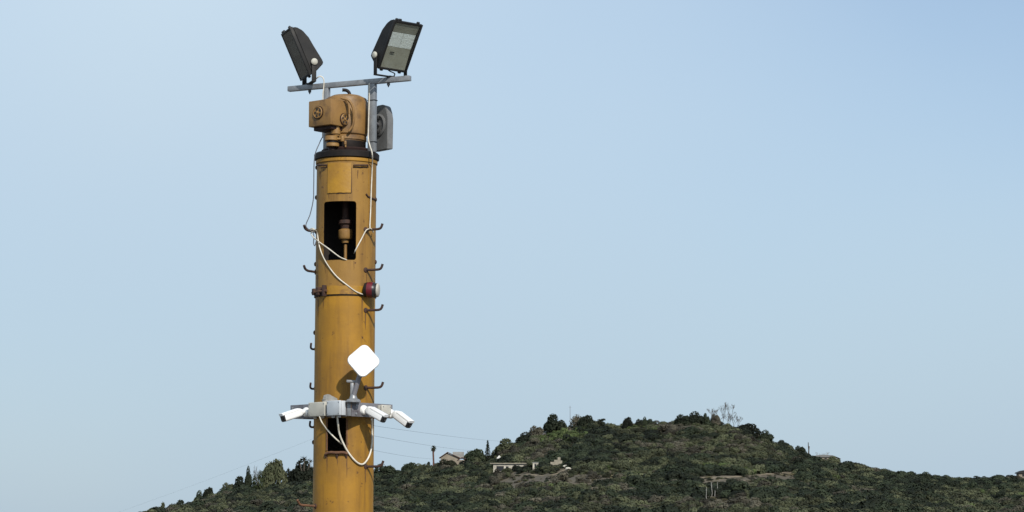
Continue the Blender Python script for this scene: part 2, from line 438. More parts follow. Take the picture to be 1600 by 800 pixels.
# ------------------------------------------------------------------ trees: one trunk and one crown each
CROWNS = {}
def crown_mesh(style, m, seed):
    key = (style, m.name, seed)
    if key not in CROWNS:
        if style == 'round': a = dict(nblob=16, nleaf=2200, leaf=0.042, squash=0.95, spread=0.30)
        elif style == 'dome': a = dict(nblob=16, nleaf=2200, leaf=0.042, squash=0.8, spread=0.33)
        elif style == 'loose': a = dict(nblob=12, nleaf=800, leaf=0.036, squash=0.9, spread=0.30, sparse=0.3)
        elif style == 'umbrella': a = dict(nblob=9, nleaf=700, leaf=0.05, squash=0.5, spread=0.32)
        CROWNS[key] = leaf_mesh('crown', m, seed, **a)
    return CROWNS[key]

def trunk_mesh(seed, bark):
    r = random.Random(seed); bm = NB()
    add_tube(bm, [(0, 0, -0.06), (0.01, 0, 0.2), (-0.01, 0.01, 0.45), (0.02, 0, 0.7)], [0.055, 0.042, 0.034, 0.015], 7)
    for k in range(5):
        a = k * 1.257 + r.uniform(-.3, .3); z0 = r.uniform(0.2, 0.42)
        add_tube(bm, [(0, 0, z0), (0.14 * math.cos(a), 0.14 * math.sin(a), z0 + 0.15), (0.27 * math.cos(a), 0.27 * math.sin(a), z0 + 0.33)], [0.025, 0.017, 0.006], 5)
    me = bpy.data.meshes.new('trunk'); bm.to_mesh(me); bm.free(); me.materials.append(bark)
    return me
TRUNKS = [trunk_mesh(i, BARK) for i in range(3)]

def tree(px, base, top, w, style, m, seed, label, name='evergreen_tree', cat='tree', group='trees along the ridge', Y=None, lift=0.0, depth=0.8):
    b = onridge(px, Y or 996.0) if base is None or Y else hit(px, base)
    mpp = b.y / FPX
    _, bpy_ = row_of(b.x, b.y, b.z)
    h = max(1.0, (bpy_ - top) * mpp); W = w * mpp * (1.2 if style in ('dome', 'round') and px > 780 else 1.05)
    t = empty(name, b); tag(t, label, cat, group)
    cr = bpy.data.objects.new('crown', crown_mesh(style, m, seed % 4)); link(cr, t)
    cr.scale = (W, W * depth, h * (1 - lift)); cr.location = (0, 0, h * lift); cr.rotation_euler = (0, 0, 0)
    tk = bpy.data.objects.new('trunk', TRUNKS[seed % 3]); link(tk, t); tk.scale = (W * 0.8, W * 0.8, h)
    return t

def bare_tree(name, px, base, top, w, m, seed, label, cat='tree', stems=3, depthn=4, thick=0.16, group=None, Y=None, spread=0.45, lenf=(0.3, 0.42)):
    b = onridge(px, Y) if Y else hit(px, base)
    mpp = b.y / FPX; _, bp = row_of(b.x, b.y, b.z)
    h = (bp - top) * mpp; W = w * mpp / 2; r = random.Random(seed)
    t = empty(name, b); tag(t, label, cat, group)
    bmb = NB(); cur = []
    def grow(p, d, L, rad, n):
        q = p + d * L
        mid = (p + q) / 2 + Vector((r.uniform(-1, 1), r.uniform(-1, 1), 0)) * L * 0.06
        add_tube(cur[-1] if n == depthn else bmb, [p, mid, q], [rad, rad * 0.85, rad * 0.65], 5)
        if n == 0: return
        for k in range(r.choice((2, 3))):
            dd = (d + Vector((r.uniform(-1, 1), r.uniform(-1, 1), r.uniform(-0.2, 0.6))) * spread).normalized()
            grow(p.lerp(q, r.uniform(0.65, 1)), dd, L * r.uniform(0.55, 0.8), max(rad * 0.65, 0.028), n - 1)
    for s_ in range(stems):
        x = W * ((s_ + 0.5) / stems * 2 - 1) * 0.7 if stems > 1 else 0
        d = Vector((x / W * 0.25 if W else 0, r.uniform(-.1, .1), 1)).normalized()
        cur.append(NB()); grow(b + Vector((x, r.uniform(-.5, .5), -0.3)), d, h * r.uniform(*lenf), thick, depthn)
    for q_ in cur: obj('trunk', q_, m, t)
    kind(obj('branches', bmb, m, t), 'stuff')
    return t

# left end of the ridge
tree(428, 757, 719, 36, 'round', F_OLIV, 0, 'large rounded olive-brown tree on the left ridge, tallest crown left of the mast', 'broadleaf_tree', Y=985)
bare_tree('sparse_tree', 402, 757, 724, 20, BARK, 3, 'thin bare-branched tree between the narrow cypress and the large rounded tree', stems=3, thick=0.12, group=None, Y=985)
tree(403, 757, 735, 22, 'loose', F_GREEN, 1, 'low yellowish-green shrub at the foot of the thin bare-branched tree', 'green_shrub', 'shrub', None, Y=980)
tree(388, 757, 731, 12, 'dome', F_DARK, 2, 'narrow dark cypress on the left ridge beside the thin bare-branched tree', 'cypress_tree', group=None, Y=985)
tree(378, 757, 745, 28, 'dome', F_DARK, 3, 'low dark dome-shaped bush left of the narrow cypress', 'bush', 'bush', 'bushes along the ridge', Y=985)
tree(357, 765, 755, 26, 'dome', F_OLIV, 1, 'low olive bush with small crown further left than the dark dome bush', 'bush', 'bush', 'bushes along the ridge', Y=985)
tree(326, 775, 762, 18, 'dome', F_DARK, 0, 'dark bush on the lower left ridge, third from its left end', 'bush', 'bush', 'bushes along the ridge', Y=985)
tree(312, 782, 768, 18, 'dome', F_DARK, 2, 'dark bush on the lower left ridge, second from its left end', 'bush', 'bush', 'bushes along the ridge', Y=985)
tree(257, 800, 786, 14, 'round', F_OLIV, 3, 'small olive bush at the leftmost foot of the ridge', 'bush', 'bush', 'bushes along the ridge', Y=985)
tree(286, 792, 782, 26, 'dome', F_DARK, 3, 'flat dark bush just right of the leftmost olive bush', 'bush', 'bush', 'bushes along the ridge', Y=985)
tree(474, 752, 719, 42, 'round', F_DARK, 2, 'big dark rounded tree touching the left edge of the mast', 'evergreen_tree', Y=985)
tree(453, 752, 733, 18, 'dome', F_DARK, 1, 'small dark tree between the large rounded tree and the mast', 'evergreen_tree', Y=990)
# right of the mast, up to the houses
tree(600, 742, 726, 42, 'dome', F_DARK, 1, 'broad dark-green rounded tree just right of the mast', Y=985)
tree(640, 735, 723, 26, 'dome', F_DARK, 0, 'left one of two joined dark trees left of the palm', Y=985)
tree(654, 735, 725, 22, 'dome', F_OLIV, 2, 'right one of two joined dark trees left of the palm', Y=985)
tree(671, 728, 722, 11, 'dome', F_DARK, 3, 'small dark bush at the foot of the palm', 'bush', 'bush', 'bushes along the ridge', Y=985)
tree(742, 720, 702, 34, 'dome', F_DARK, 0, 'dark leafy tree between the gabled house and the conifer', Y=985)
tree(776, 715, 703, 20, 'dome', F_OLIV, 1, 'olive shrub right of the conifer above the white hut', 'bush', 'bush', 'bushes along the ridge', Y=990)
# the knoll
tree(795, 702, 686, 34, 'dome', F_OLIV, 3, 'broad low olive tree on the left flank of the knoll', Y=985)
tree(822, 690, 676, 28, 'dome', F_DARK, 2, 'dark flat-bottomed tree on the knoll left of the grey rounded tree', Y=990)
tree(838, 686, 666, 24, 'round', F_GREY, 1, 'grey rounded tree halfway up the knoll', 'broadleaf_tree', Y=993)
tree(868, 672, 648, 30, 'round', F_DARK, 3, 'tall dense dark tree standing alone near the top of the knoll', Y=993)
tree(903, 660, 648, 24, 'loose', F_GREY, 2, 'thin twiggy grey shrub under the slender antenna pole', 'twiggy_shrub', 'shrub', None, Y=996)
tree(916, 662, 649, 22, 'dome', F_DARK, 0, 'dark tree on the saddle right of the antenna pole', Y=993)
tree(940, 664, 654, 15, 'umbrella', F_DARK, 1, 'little umbrella-shaped tree alone on the saddle', 'umbrella_tree', Y=996, lift=0.35)
# the summit
for i, (px, top, w) in enumerate([(981, 652, 13), (1000, 655, 14), (1008, 652, 9), (1018, 655, 15)]):
    tree(px, 659, top, w, 'round', F_DARK, i, ['tiny pointed bush at the left end of the flat summit', 'second tiny bush from the left on the flat summit',
         'third tiny bush from the left on the flat summit, the slimmest', 'fourth tiny bush from the left on the flat summit'][i], 'bush', 'bush', 'bushes on the flat summit', Y=996)
tree(1068, 658, 648, 26, 'dome', F_DARK, 1, 'dark sloping tree on the summit, left one of the joined pair', Y=993)
tree(1087, 657, 644, 26, 'round', F_DARK, 2, 'dark rounded tree on the summit, right one of the joined pair', Y=993)
tree(1104, 657, 646, 10, 'round', F_DARK, 3, 'small dark bush left of the large leafless tree on the summit', 'bush', 'bush', 'bushes on the flat summit', Y=996, lift=0.15)
tree(1118, 659, 647, 15, 'dome', F_GREY, 1, 'brownish bush at the left foot of the large leafless tree', 'bush', 'bush', 'bushes on the flat summit', Y=996)
bare_tree('leafless_tree', 1127, 662, 628, 38, BARK, 8, 'large leafless tree with thin branches on the summit', stems=4, depthn=5, thick=0.09, Y=994, spread=0.75)
bare_tree('leafless_tree', 1147, 668, 644, 20, BARK, 12, 'smaller leafless tree right of the large leafless tree', stems=3, depthn=5, thick=0.08, Y=994, spread=0.75)
tree(1167, 678, 662, 34, 'dome', F_DARK, 0, 'dark dome-shaped tree right of the leafless trees', Y=990)
tree(1197, 688, 673, 22, 'round', F_DARK, 2, 'dark rounded tree on the right-hand ridge below the dome-shaped tree', Y=990)
tree(1224, 697, 688, 20, 'dome', F_DARK, 3, 'low dark bush halfway down the right-hand ridge', 'bush', 'bush', 'bushes along the ridge', Y=990)
tree(1250, 710, 697, 18, 'dome', F_DARK, 1, 'dark bush beside the thin bare trunk on the right-hand ridge', 'bush', 'bush', 'bushes along the ridge', Y=990)
bare_tree('bare_trunk', 1264, 712, 690, 4, BARK, 4, 'thin bare grey-brown trunk standing left of the low ruined house', stems=1, depthn=1, thick=0.34, Y=992, spread=0.12, lenf=(0.55, 0.6))
bare_tree('sparse_tree', 1284, 714, 702, 26, PALEBARK, 21, 'pale leafless bush behind the low ruined house', stems=4, depthn=3, thick=0.08, Y=996, spread=0.7)
# bleached dead trunks on the shaded slope
for i, (px, base, top) in enumerate([(1104, 781, 763), (1112, 776, 757), (1117, 776, 766), (1121, 775, 757)]):
    bare_tree('dead_trunk', px, base, top, 3, PALEBARK, 40 + i, ['leftmost of four bleached dead trunks on the shaded slope', 'second of four bleached dead trunks from the left, a tall one',
              'shortest of four bleached dead trunks on the shaded slope', 'rightmost of four bleached dead trunks on the shaded slope'][i], stems=1, depthn=1, thick=0.14, spread=0.07, lenf=(0.75, 0.85),
              group='dead trunks on the shaded slope')

_c = hit(1112, 778); CLEAR.append((_c.x, _c.y - 14, 4.5, 19))
# conifer
b = onridge(762, 985); mpp = 985 / FPX; _, bp = row_of(*b); h = (bp - 688) * mpp
t = empty('conifer_tree', b); tag(t, 'pointed dark conifer right of the gabled house', 'tree')
bm = NB(); add_tube(bm, [b + Vector((0, 0, -.3)), b + Vector((0, 0, h * 0.98))], [0.22, 0.04], 7); obj('trunk', bm, BARK, t)
r = random.Random(2); bm = NB()
for k in range(900):
    z = r.uniform(0.12, 1.0); a = r.uniform(0, 6.283); rr = (1 - z) * 2.3 * (0.55 + 0.45 * abs(math.sin(z * 22))) * math.sqrt(r.uniform(0.2, 1)) + 0.08
    c = b + Vector((rr * math.cos(a), rr * math.sin(a), z * h - rr * 0.25)); o1 = Vector((math.cos(a), math.sin(a), -0.4)) * 0.32; o2 = Vector((-math.sin(a), math.cos(a), r.uniform(-.3, .3))) * 0.16
    bm.faces.new([bm.verts.new(c - o1), bm.verts.new(c + o2), bm.verts.new(c + o1), bm.verts.new(c - o2)])
obj('crown', bm, F_DARK, t)

# palm
b = onridge(677, 985); _, bp = row_of(*b); h = (bp - 700) * mpp
t = empty('palm_tree', b); tag(t, 'tall fan palm with slim trunk standing against the sky left of the gabled house', 'palm')
bm = NB(); add_tube(bm, [b + Vector((0, 0, -.4)), b + Vector((0.1, 0, h * .4)), b + Vector((-0.05, 0, h * .75)), b + Vector((0, 0, h))], [0.42, 0.34, 0.34, 0.42], 9); obj('trunk', bm, REDBARK, t)
bm = NB(); r = random.Random(6); top = b + Vector((0, 0, h))
for k in range(60):
    a = r.uniform(0, 6.283); el = r.uniform(-1.0, 1.2); L = r.uniform(1.1, 1.6); d = Vector((math.cos(a) * math.cos(el), math.sin(a) * math.cos(el), math.sin(el)))
    s_ = Vector((-math.sin(a), math.cos(a), 0)) * r.uniform(.14, .26); q = top + d * L * 0.6 + Vector((0, 0, .1)); e = top + d * L - Vector((0, 0, 0.35))
    v = [bm.verts.new(x) for x in (top, q - s_, e, q + s_)]; bm.faces.new(v)
obj('crown', bm, F_DARK, t)
bm = NB()
for k in range(40):
    a = r.uniform(0, 6.283); s_ = Vector((-math.sin(a), math.cos(a), 0)) * 0.15; d = Vector((math.cos(a), math.sin(a), 0))
    p0 = top + d * .3; p1 = top + d * r.uniform(.5, .9) - Vector((0, 0, r.uniform(.5, .8))); p2 = top + d * .45 - Vector((0, 0, r.uniform(1.1, 1.7)))
    bm.faces.new([bm.verts.new(x) for x in (p0, p1 - s_, p2, p1 + s_)])
obj('dead_frond_skirt', bm, F_GREY, t)

# spiky yucca on top of the dark tree at the mast
b = onridge(475, 983); mp_ = 983 / FPX; _, bp = row_of(*b); h = (bp - 722) * mp_
t = empty('yucca_tree', b); tag(t, 'dark spiky yucca heads sticking up beside the left edge of the mast', 'yucca')
bm = NB(); top = b + Vector((0, 0, h + 1.2)); top2 = b + Vector((-1.6, 0, h - 0.4)); top3 = b + Vector((2.4, 0, h + .2))
for q in (top, top2, top3): add_tube(bm, [b + Vector((0, 0, h * .4)), b.lerp(q, .75), q], [0.3, 0.22, 0.2], 6)
add_tube(bm, [b + Vector((0, 0, -.3)), b + Vector((0, 0, h * .45))], [.35, .3], 6)
obj('trunk', bm, BARK, t)
bm = NB(); r = random.Random(9)
for q, n, L0 in ((top, 40, 1.9), (top2, 26, 1.5), (top3, 26, 1.6)):
    for k in range(n):
        d = Vector((r.gauss(0, 1), r.gauss(0, 1), r.gauss(0.35, .8))).normalized(); L = L0 * r.uniform(.6, 1.1)
        s_ = d.cross(Vector((r.uniform(-1, 1), r.uniform(-1, 1), .3))).normalized() * 0.13
        bm.faces.new([bm.verts.new(x) for x in (q - s_, q + d * L, q + s_)])
obj('leaf_rosette', bm, F_DARK, t)

# slender pole on the knoll
b = onridge(891, 998); _, bp = row_of(*b)
t = empty('antenna_pole', b); tag(t, 'slender grey antenna pole on the top of the knoll', 'pole')
bm = NB(); hh = (bp - 634) * 998 / FPX
add_tube(bm, [b + Vector((0, 0, -.2)), b + Vector((0, 0, hh))], [.13, .08], 6); obj('pole', bm, GALVD, t)
bm = NB(); add_tube(bm, [b + Vector((-.5, 0, hh - .6)), b + Vector((.5, 0, hh - .6))], .05, 5); obj('crossarm', bm, GALVD, t)

# ------------------------------------------------------------------ houses on the hill
WALLW = mat('limewashed_wall', (0.50, 0.47, 0.40), (0.33, 0.305, 0.25), rough=0.9, scale=0.5, c3=(0.24, 0.22, 0.18), s3=0.9)
WALLB = mat('beige_render', (0.26, 0.22, 0.17), (0.20, 0.17, 0.13), rough=0.9, scale=0.5)
ROOFT = mat('brown_tiles', (0.13, 0.075, 0.055), (0.10, 0.06, 0.045), rough=0.9, scale=2.0)
ROOFG = mat('grey_sheet', (0.26, 0.26, 0.25), (0.20, 0.20, 0.19), rough=0.8, scale=1.0)
DARKW = mat('dark_window', (0.015, 0.016, 0.018), (0.02, 0.02, 0.022), rough=0.25)
STONEW = mat('dry_stone', (0.30, 0.27, 0.21), (0.20, 0.18, 0.14), rough=0.95, scale=1.2)
PATHM = mat('pale_dirt', (0.20, 0.155, 0.10), (0.11, 0.09, 0.06), rough=0.95, scale=0.2)
whiteP = mat('white_wash', (0.72, 0.71, 0.68), (0.62, 0.61, 0.58), rough=0.9, scale=0.5)

def pbox(bm, c, x0, x1, y0, y1, z0, z1):
    add_box(bm, T(c + Vector(((x0 + x1) / 2, (y0 + y1) / 2, (z0 + z1) / 2))), x1 - x0, y1 - y0, z1 - z0)

# gabled house
c = onridge(706, 985); m_ = 985 / FPX; _, bp = row_of(*c); z1 = (bp - 715) * m_; zr = (bp - 707.5) * m_
t = empty('gabled_house', c); tag(t, 'small house with shallow brown gabled roof beside the palm', 'house')
bm = NB(); x0, x1 = -4.3, 2.6; xm = -1.6
add_prism(bm, T(c) @ Matrix.Rotation(-math.pi / 2, 4, 'Z') @ Matrix.Diagonal((1, 1, 1, 1)), [(x0, -0.5), (x1, -0.5), (x1, z1 - 0.2), (xm, zr - 0.25), (x0, z1 - 0.2)], -3.5, 3.5)
obj('wall', bm, WALLB, t)
bm = NB()
for (xa, za, xb, zb) in ((x0 - .55, z1 - .35, xm, zr), (xm, zr, x1 + .55, z1 - 0.3)):
    add_prism(bm, T(c) @ Matrix.Rotation(-math.pi / 2, 4, 'Z'), [(xa, za), (xb, zb), (xb, zb + 0.22), (xa, za + 0.22)], -4.0, 4.2)
rf = obj('roof', bm, ROOFT, t)
tree(698, 727, 718, 34, 'dome', F_OLIV, 1, 'low olive bush in front of the gabled house', 'bush', 'bush', None, Y=977)
bm = NB(); pbox(bm, c, 0.3, 4.6, 0.5, 4.0, z1 - 0.4, zr + 0.35); obj('water_tank', bm, ROOFG, t)
bm = NB(); pbox(bm, c, 2.62, 5.0, -3.3, 1.0, -0.5, z1 - 1.0); obj('wall', bm, WALLB, t)
bm = NB(); add_prism(bm, T(c) @ Matrix.Rotation(-math.pi / 2, 4, 'Z'), [(2.1, z1 - 1.25), (4.0, z1 - 0.1), (5.5, z1 - 0.75), (5.5, z1 - 0.55), (4.0, z1 + .12), (2.1, z1 - 1.02)], -1.4, 3.9); obj('roof', bm, ROOFT, t)
for xx in (-3.2, -0.6, 3.4):
    bm = NB(); pbox(bm, c, xx, xx + 0.8, -3.62 if xx < 2 else -3.42, -3.4 if xx < 2 else -3.2, 0.9, min(1.9, z1 - 1.3)); obj('window', bm, DARKW, t)

# long low white farm building on the terrace
c = hit(800, 738); m_ = c.y / FPX
t = empty('farm_building', c); tag(t, 'long low white farm building with flat pale roof on the hillside terrace', 'building')
W2 = 58 * m_ / 2
bm = NB(); pbox(bm, c, -W2, W2 * 0.95, 0, 5, -1.5, 12.5 * m_); obj('wall', bm, WALLW, t)
bm = NB(); pbox(bm, c, -W2 - 1.2, W2, -0.6, 5.4, 12.5 * m_ + .003, 14 * m_); obj('roof', bm, STONEW, t)
for xx, ww, zz0, zz1 in ((-5.5, 2.6, 0.3, 2.1), (-2.2, 1.0, 0.9, 2.0), (0.6, 1.6, 0.0, 2.2), (4.6, 0.9, 0.9, 1.9)):
    bm = NB(); pbox(bm, c, xx, xx + ww, -0.03, 0.2, zz0, zz1); obj('window' if zz0 > 0.2 else 'door', bm, DARKW, t)
tree(807, 739, 727, 15, 'round', F_DARK, 1, 'dark round bush in front of the long white farm building', 'bush', 'bush', None, Y=c.y - 1.8)
tree(777, 742, 733, 16, 'dome', F_GREY, 2, 'greyish bush hiding the left half of the long farm building', 'bush', 'bush', None, Y=c.y - 3)
tree(792, 742, 731, 15, 'dome', F_OLIV, 0, 'olive bush at the foot of the farm building between the grey and the dark bush', 'bush', 'bush', None, Y=c.y - 3)
tree(823, 742, 733, 12, 'dome', F_GREY, 3, 'small greyish bush at the right end of the long farm building', 'bush', 'bush', None, Y=c.y - 3)
tree(848, 741, 730, 16, 'dome', F_OLIV, 1, 'olive bush half hiding the small white hut from the right', 'bush', 'bush', None, Y=c.y - 2)
CLEAR.append((c.x, c.y - 3, W2 * 0.9, 5))
# terrace wall left of it
c = hit(758, 740)
bm = NB(); pbox(bm, c, -5.2, 2.6, -0.4, 0.4, -0.6, 1.0); tag(obj('terrace_wall', bm, STONEW), 'low stone terrace wall left of the long white farm building', 'wall')
# white block right of it
c = hit(840, 732); m_ = c.y / FPX
t = empty('white_hut', c); tag(t, 'small white block-shaped hut right of the long farm building', 'hut')
c.z += .3; bm = NB(); pbox(bm, c, -1.7, 1.7, 0, 2.6, -1.5, 1.7); obj('wall', bm, WALLW, t)
bm = NB(); pbox(bm, c, -1.9, 1.9, -.2, 2.8, 1.703, 1.88); obj('roof', bm, ROOFG, t)
bm = NB(); pbox(bm, c, -1.1, -.4, -.03, .1, .1, 1.3); obj('door', bm, DARKW, t)
CLEAR.append((c.x, c.y - 3, 2.6, 5))
# little white gabled hut above
c = hit(780, 720); m_ = c.y / FPX
t = empty('gabled_hut', c); tag(t, 'tiny white gabled hut below the conifer', 'hut')
bm = NB(); add_prism(bm, T(c) @ Matrix.Rotation(-math.pi / 2, 4, 'Z'), [(-.9, -.8), (.9, -.8), (.9, .9), (0, 1.9), (-.9, .9)], -1.2, 1.2); obj('wall', bm, whiteP, t)
bm = NB()
for s_ in (-1, 1):
    add_prism(bm, T(c) @ Matrix.Rotation(-math.pi / 2, 4, 'Z'), [(s_ * 1.1, .75), (0, 1.93), (0, 2.06), (s_ * 1.1, .9)], -1.35, 1.1)
obj('roof', bm, whiteP, t)
CLEAR.append((c.x, c.y - 3, 1.6, 5))
# white water cistern
c = hit(763, 717)
bm = NB(); add_lathe(bm, T(c), [(.5, -.5), (.55, .5), (.5, .9), (.25, 1.15)], 12); tag(obj('water_cistern', bm, whiteP), 'tiny white water cistern left of the gabled hut', 'cistern')
# roofless stone ruin
c = hit(870, 729)
t = empty('stone_ruin', c); tag(t, 'roofless stone ruin with broken upright wall above the dirt path', 'ruin')
r = random.Random(4)
for (xa, xb, hh) in ((-2.2, -0.9, 1.6), (-0.9, .3, 2.3), (.3, 1.3, 3.2), (1.3, 1.9, 2.1)):
    bm = NB(); pbox(bm, c, xa, xb - .02, 0, .6, -.6, hh); obj('wall', bm, STONEW, t)
CLEAR.append((c.x, c.y - 2, 2.6, 4))
for i, (px, py, sx) in enumerate([(883, 731, 1.0), (888, 735, 1.3), (912, 713, 1.4)]):
    c = hit(px, py); bm = NB()
    bmesh.ops.create_icosphere(bm, subdivisions=2, radius=1.0, matrix=T(c + Vector((0, -1.0, .5))) @ Matrix.Diagonal((sx * .8, .8, .55, 1)))
    for v in bm.verts: v.co += Vector((mnoise.noise(v.co * 1.3), mnoise.noise(v.co * 1.3 + Vector((9, 0, 0))), mnoise.noise(v.co * 1.3 + Vector((0, 9, 0))))) * .28
    tag(obj('boulder', bm, WALLW), ['upper pale boulder beside the stone ruin', 'lower pale boulder beside the stone ruin', 'pale boulder alone in the dark scrub above the ruin'][i], 'rock', 'pale boulders')
    CLEAR.append((c.x, c.y - 2, 1.8, 4))
# low ruined house on the right-hand ridge
c = onridge(1290, 994); m_ = 994 / FPX; _, bp = row_of(*c)
t = empty('low_house', c); tag(t, 'low grey house with sagging roof on the right-hand ridge', 'house')
bm = NB(); pbox(bm, c, -5.0, 4.2, -1.5, 3, -1, (bp - 714.5) * m_); obj('wall', bm, WALLB, t)
bm = NB(); zt = (bp - 714.5) * m_
add_prism(bm, T(c) @ Matrix.Rotation(-math.pi / 2, 4, 'Z'), [(-5.4, zt + .01), (-5.0, zt + .5), (-1.0, zt + 1.0), (2.5, zt + .7), (5.8, zt - .6), (5.8, zt - .8), (4.6, zt - .05), (4.2, zt + .01)], -3.5, 1.9); obj('roof', bm, GREYP, t)
for xx in (-3.5, -.5, 2.2):
    bm = NB(); pbox(bm, c, xx, xx + .9, -1.54, -1.3, .6, zt - .35); obj('window', bm, DARKW, t)
tree(1302, 722, 713, 20, 'dome', F_OLIV, 2, 'olive bush hiding the right corner of the low house on the ridge', 'bush', 'bush', None, Y=988)
tree(1277, 722, 714, 16, 'dome', F_DARK, 1, 'dark bush hiding the left corner of the low house on the ridge', 'bush', 'bush', None, Y=988)
# house at the right edge of the picture
c = onridge(1606, 990); m_ = 990 / FPX; _, bp = row_of(*c)
t = empty('ridge_house', c); tag(t, 'dark-roofed house cut off by the right edge of the picture', 'house')
bm = NB(); pbox(bm, c, -3.9, 5, -2, 3, -1, (bp - 740) * m_); obj('wall', bm, WALLB, t)
zt = (bp - 740) * m_
bm = NB(); add_prism(bm, T(c) @ Matrix.Rotation(-math.pi / 2, 4, 'Z'), [(-4.5, zt + .01), (-4.3, zt + .45), (-2.5, zt + 1.15), (0, zt + 1.5), (4, zt + 1.2), (5.6, zt + .01)], -3.4, 2.5); obj('roof', bm, BLACKP, t)
bm = NB(); pbox(bm, c, -2.6, -1.4, -2.04, -1.8, zt - 1.2, zt - .3); obj('window', bm, DARKW, t)

# dirt tracks draped on the slope
for name, pl in PATHPTS.items():
    path = smooth_path(pl, 8); bm = NB(); rows = []
    for i, p in enumerate(path):
        row = []
        wd = 2.6 * (0.7 + 0.9 * mnoise.noise(Vector((p.x * .12, 3.3, name.count('k') * 5.0)))) * min(1.0, (i + .6) / 8, (len(path) - i) / 8)
        for k in range(5):
            y = p.y - 1.0 + wd * (k - 2) * .5; w = 0.05 + (0.12 if k in (1, 2, 3) else 0)
            row.append(bm.verts.new((p.x, y, terrain(p.x, y) + w)))
        rows.append(row)
    for a, b_ in zip(rows, rows[1:]):
        for k in range(4): bm.faces.new((a[k], b_[k], b_[k + 1], a[k + 1]))
    kind(obj(name, bm, PATHM), 'structure')

build_scrub()
me = bpy.data.meshes.new('hillside_scrub'); me.from_pydata(pts, [], [])
for an, ty, dat in (('shape_index', 'INT', prot), ('turn', 'FLOAT', rot)):
    at = me.attributes.new(an, ty, 'POINT'); at.data.foreach_set('value', dat)
at = me.attributes.new('size', 'FLOAT_VECTOR', 'POINT'); at.data.foreach_set('vector', np.array(scl, dtype=np.float32).ravel())
scrub = link(bpy.data.objects.new('hillside_scrub', me)); kind(scrub, 'stuff'); tag(scrub, 'dense dark-green and grey scrub covering the whole hillside', 'scrub')
ng = bpy.data.node_groups.new('scatter_scrub', 'GeometryNodeTree')
ng.interface.new_socket('Geometry', in_out='INPUT', socket_type='NodeSocketGeometry'); ng.interface.new_socket('Geometry', in_out='OUTPUT', socket_type='NodeSocketGeometry')
gi = ng.nodes.new('NodeGroupInput'); go = ng.nodes.new('NodeGroupOutput'); iop = ng.nodes.new('GeometryNodeInstanceOnPoints')
ci = ng.nodes.new('GeometryNodeCollectionInfo'); ci.inputs['Collection'].default_value = protos; ci.inputs['Separate Children'].default_value = True; ci.inputs['Reset Children'].default_value = True
def nattr(n, ty):
    a = ng.nodes.new('GeometryNodeInputNamedAttribute'); a.data_type = ty; a.inputs['Name'].default_value = n
    return a.outputs['Attribute']
cx = ng.nodes.new('ShaderNodeCombineXYZ'); ng.links.new(nattr('turn', 'FLOAT'), cx.inputs['Z'])
ng.links.new(gi.outputs[0], iop.inputs['Points']); ng.links.new(ci.outputs[0], iop.inputs['Instance'])
iop.inputs['Pick Instance'].default_value = True
ng.links.new(nattr('shape_index', 'INT'), iop.inputs['Instance Index'])
ng.links.new(cx.outputs[0], iop.inputs['Rotation']); ng.links.new(nattr('size', 'FLOAT_VECTOR'), iop.inputs['Scale'])
ng.links.new(iop.outputs[0], go.inputs[0])
md = scrub.modifiers.new('scatter', 'NODES'); md.node_group = ng

# overhead wires, carried by a pole that stands far behind the mast
pole_top = P(537, 640, 380)
t = empty('utility_pole', (pole_top.x, 380, 0)); tag(t, 'wooden utility pole far behind the mast carrying the overhead wires', 'pole')
bm = NB(); add_tube(bm, [(pole_top.x, 380, -.3), pole_top], [.2, .13], 10); obj('pole', bm, BARK, t)
for q in (658, 672, 694):
    bm = NB(); add_box(bm, T(P(537, q, 380) + Vector((0, -.18, 0))), 1.4, .12, .12); obj('crossarm', bm, BARK, t)
for a, bb, Yb, lab in (((537, 658), (790, 690), 960, 'uppermost of three overhead wires running right from behind the mast'), ((537, 672), (736, 704), 985, 'middle one of three overhead wires running right from behind the mast'),
                   ((537, 694), (676, 717), 985, 'lowest of three overhead wires running right from behind the mast'),
                   ((537, 666), (150, 812), 600, 'faint overhead wire sloping down to the left from behind the mast')):
    A = P(*a, 380); B = P(*bb, Yb); n = 24; pth = []
    for k in range(n + 1):
        u = k / n; q = A.lerp(B, u); q.z -= 1.2 * 4 * u * (1 - u) * 0.35; pth.append(q)
    bm = NB(); add_tube(bm, pth, .008 if bb[0] < 500 else .022, 5)
    tag(obj('overhead_wire', bm, DCABLE), lab, 'wire', 'overhead wires')

# ================================================================== THE MAST
Y0 = 19.3
A0 = P(535.9, 800, Y0); A1 = P(541.8, 250, Y0)
def axis_z(z):
    return A0 + (A1 - A0) * ((z - A0.z) / (A1.z - A0.z))
def axis(py):                         # axis point seen at a picture row
    return P(535.9 + (541.8 - 535.9) * (800 - py) / 550, py, Y0)
RM = 0.2285
def surf(px, py, off=0.0):            # point on the tube's front at a pixel
    Y = Y0 - RM
    for _ in range(8):
        p = P(px, py, Y); ax = axis_z(p.z)
        d2 = (RM + off) ** 2 - (p.x - ax.x) ** 2
        Y = Y0 - math.sqrt(max(d2, 0.0))
    return P(px, py, Y)
def zfront(py): return surf(538, py).z
def ang(p):
    ax = axis_z(p.z); return math.atan2(p.x - ax.x, -(p.y - ax.y))
def cyl(a, z, r):
    ax = axis_z(z); return Vector((ax.x + r * math.sin(a), ax.y - r * math.cos(a), z))
def radial(a, z, r=RM):               # local frame on the tube: x right, y inward, z up
    o = cyl(a, z, r); x = Vector((math.cos(a), math.sin(a), 0)); y = Vector((-math.sin(a), math.cos(a), 0))
    return frame_mat(o, x, y, Vector((0, 0, 1)))

mast = empty('steel_mast', axis_z(0.0)); tag(mast, 'tall ochre-yellow steel tube mast with foot pegs and square openings', 'mast')

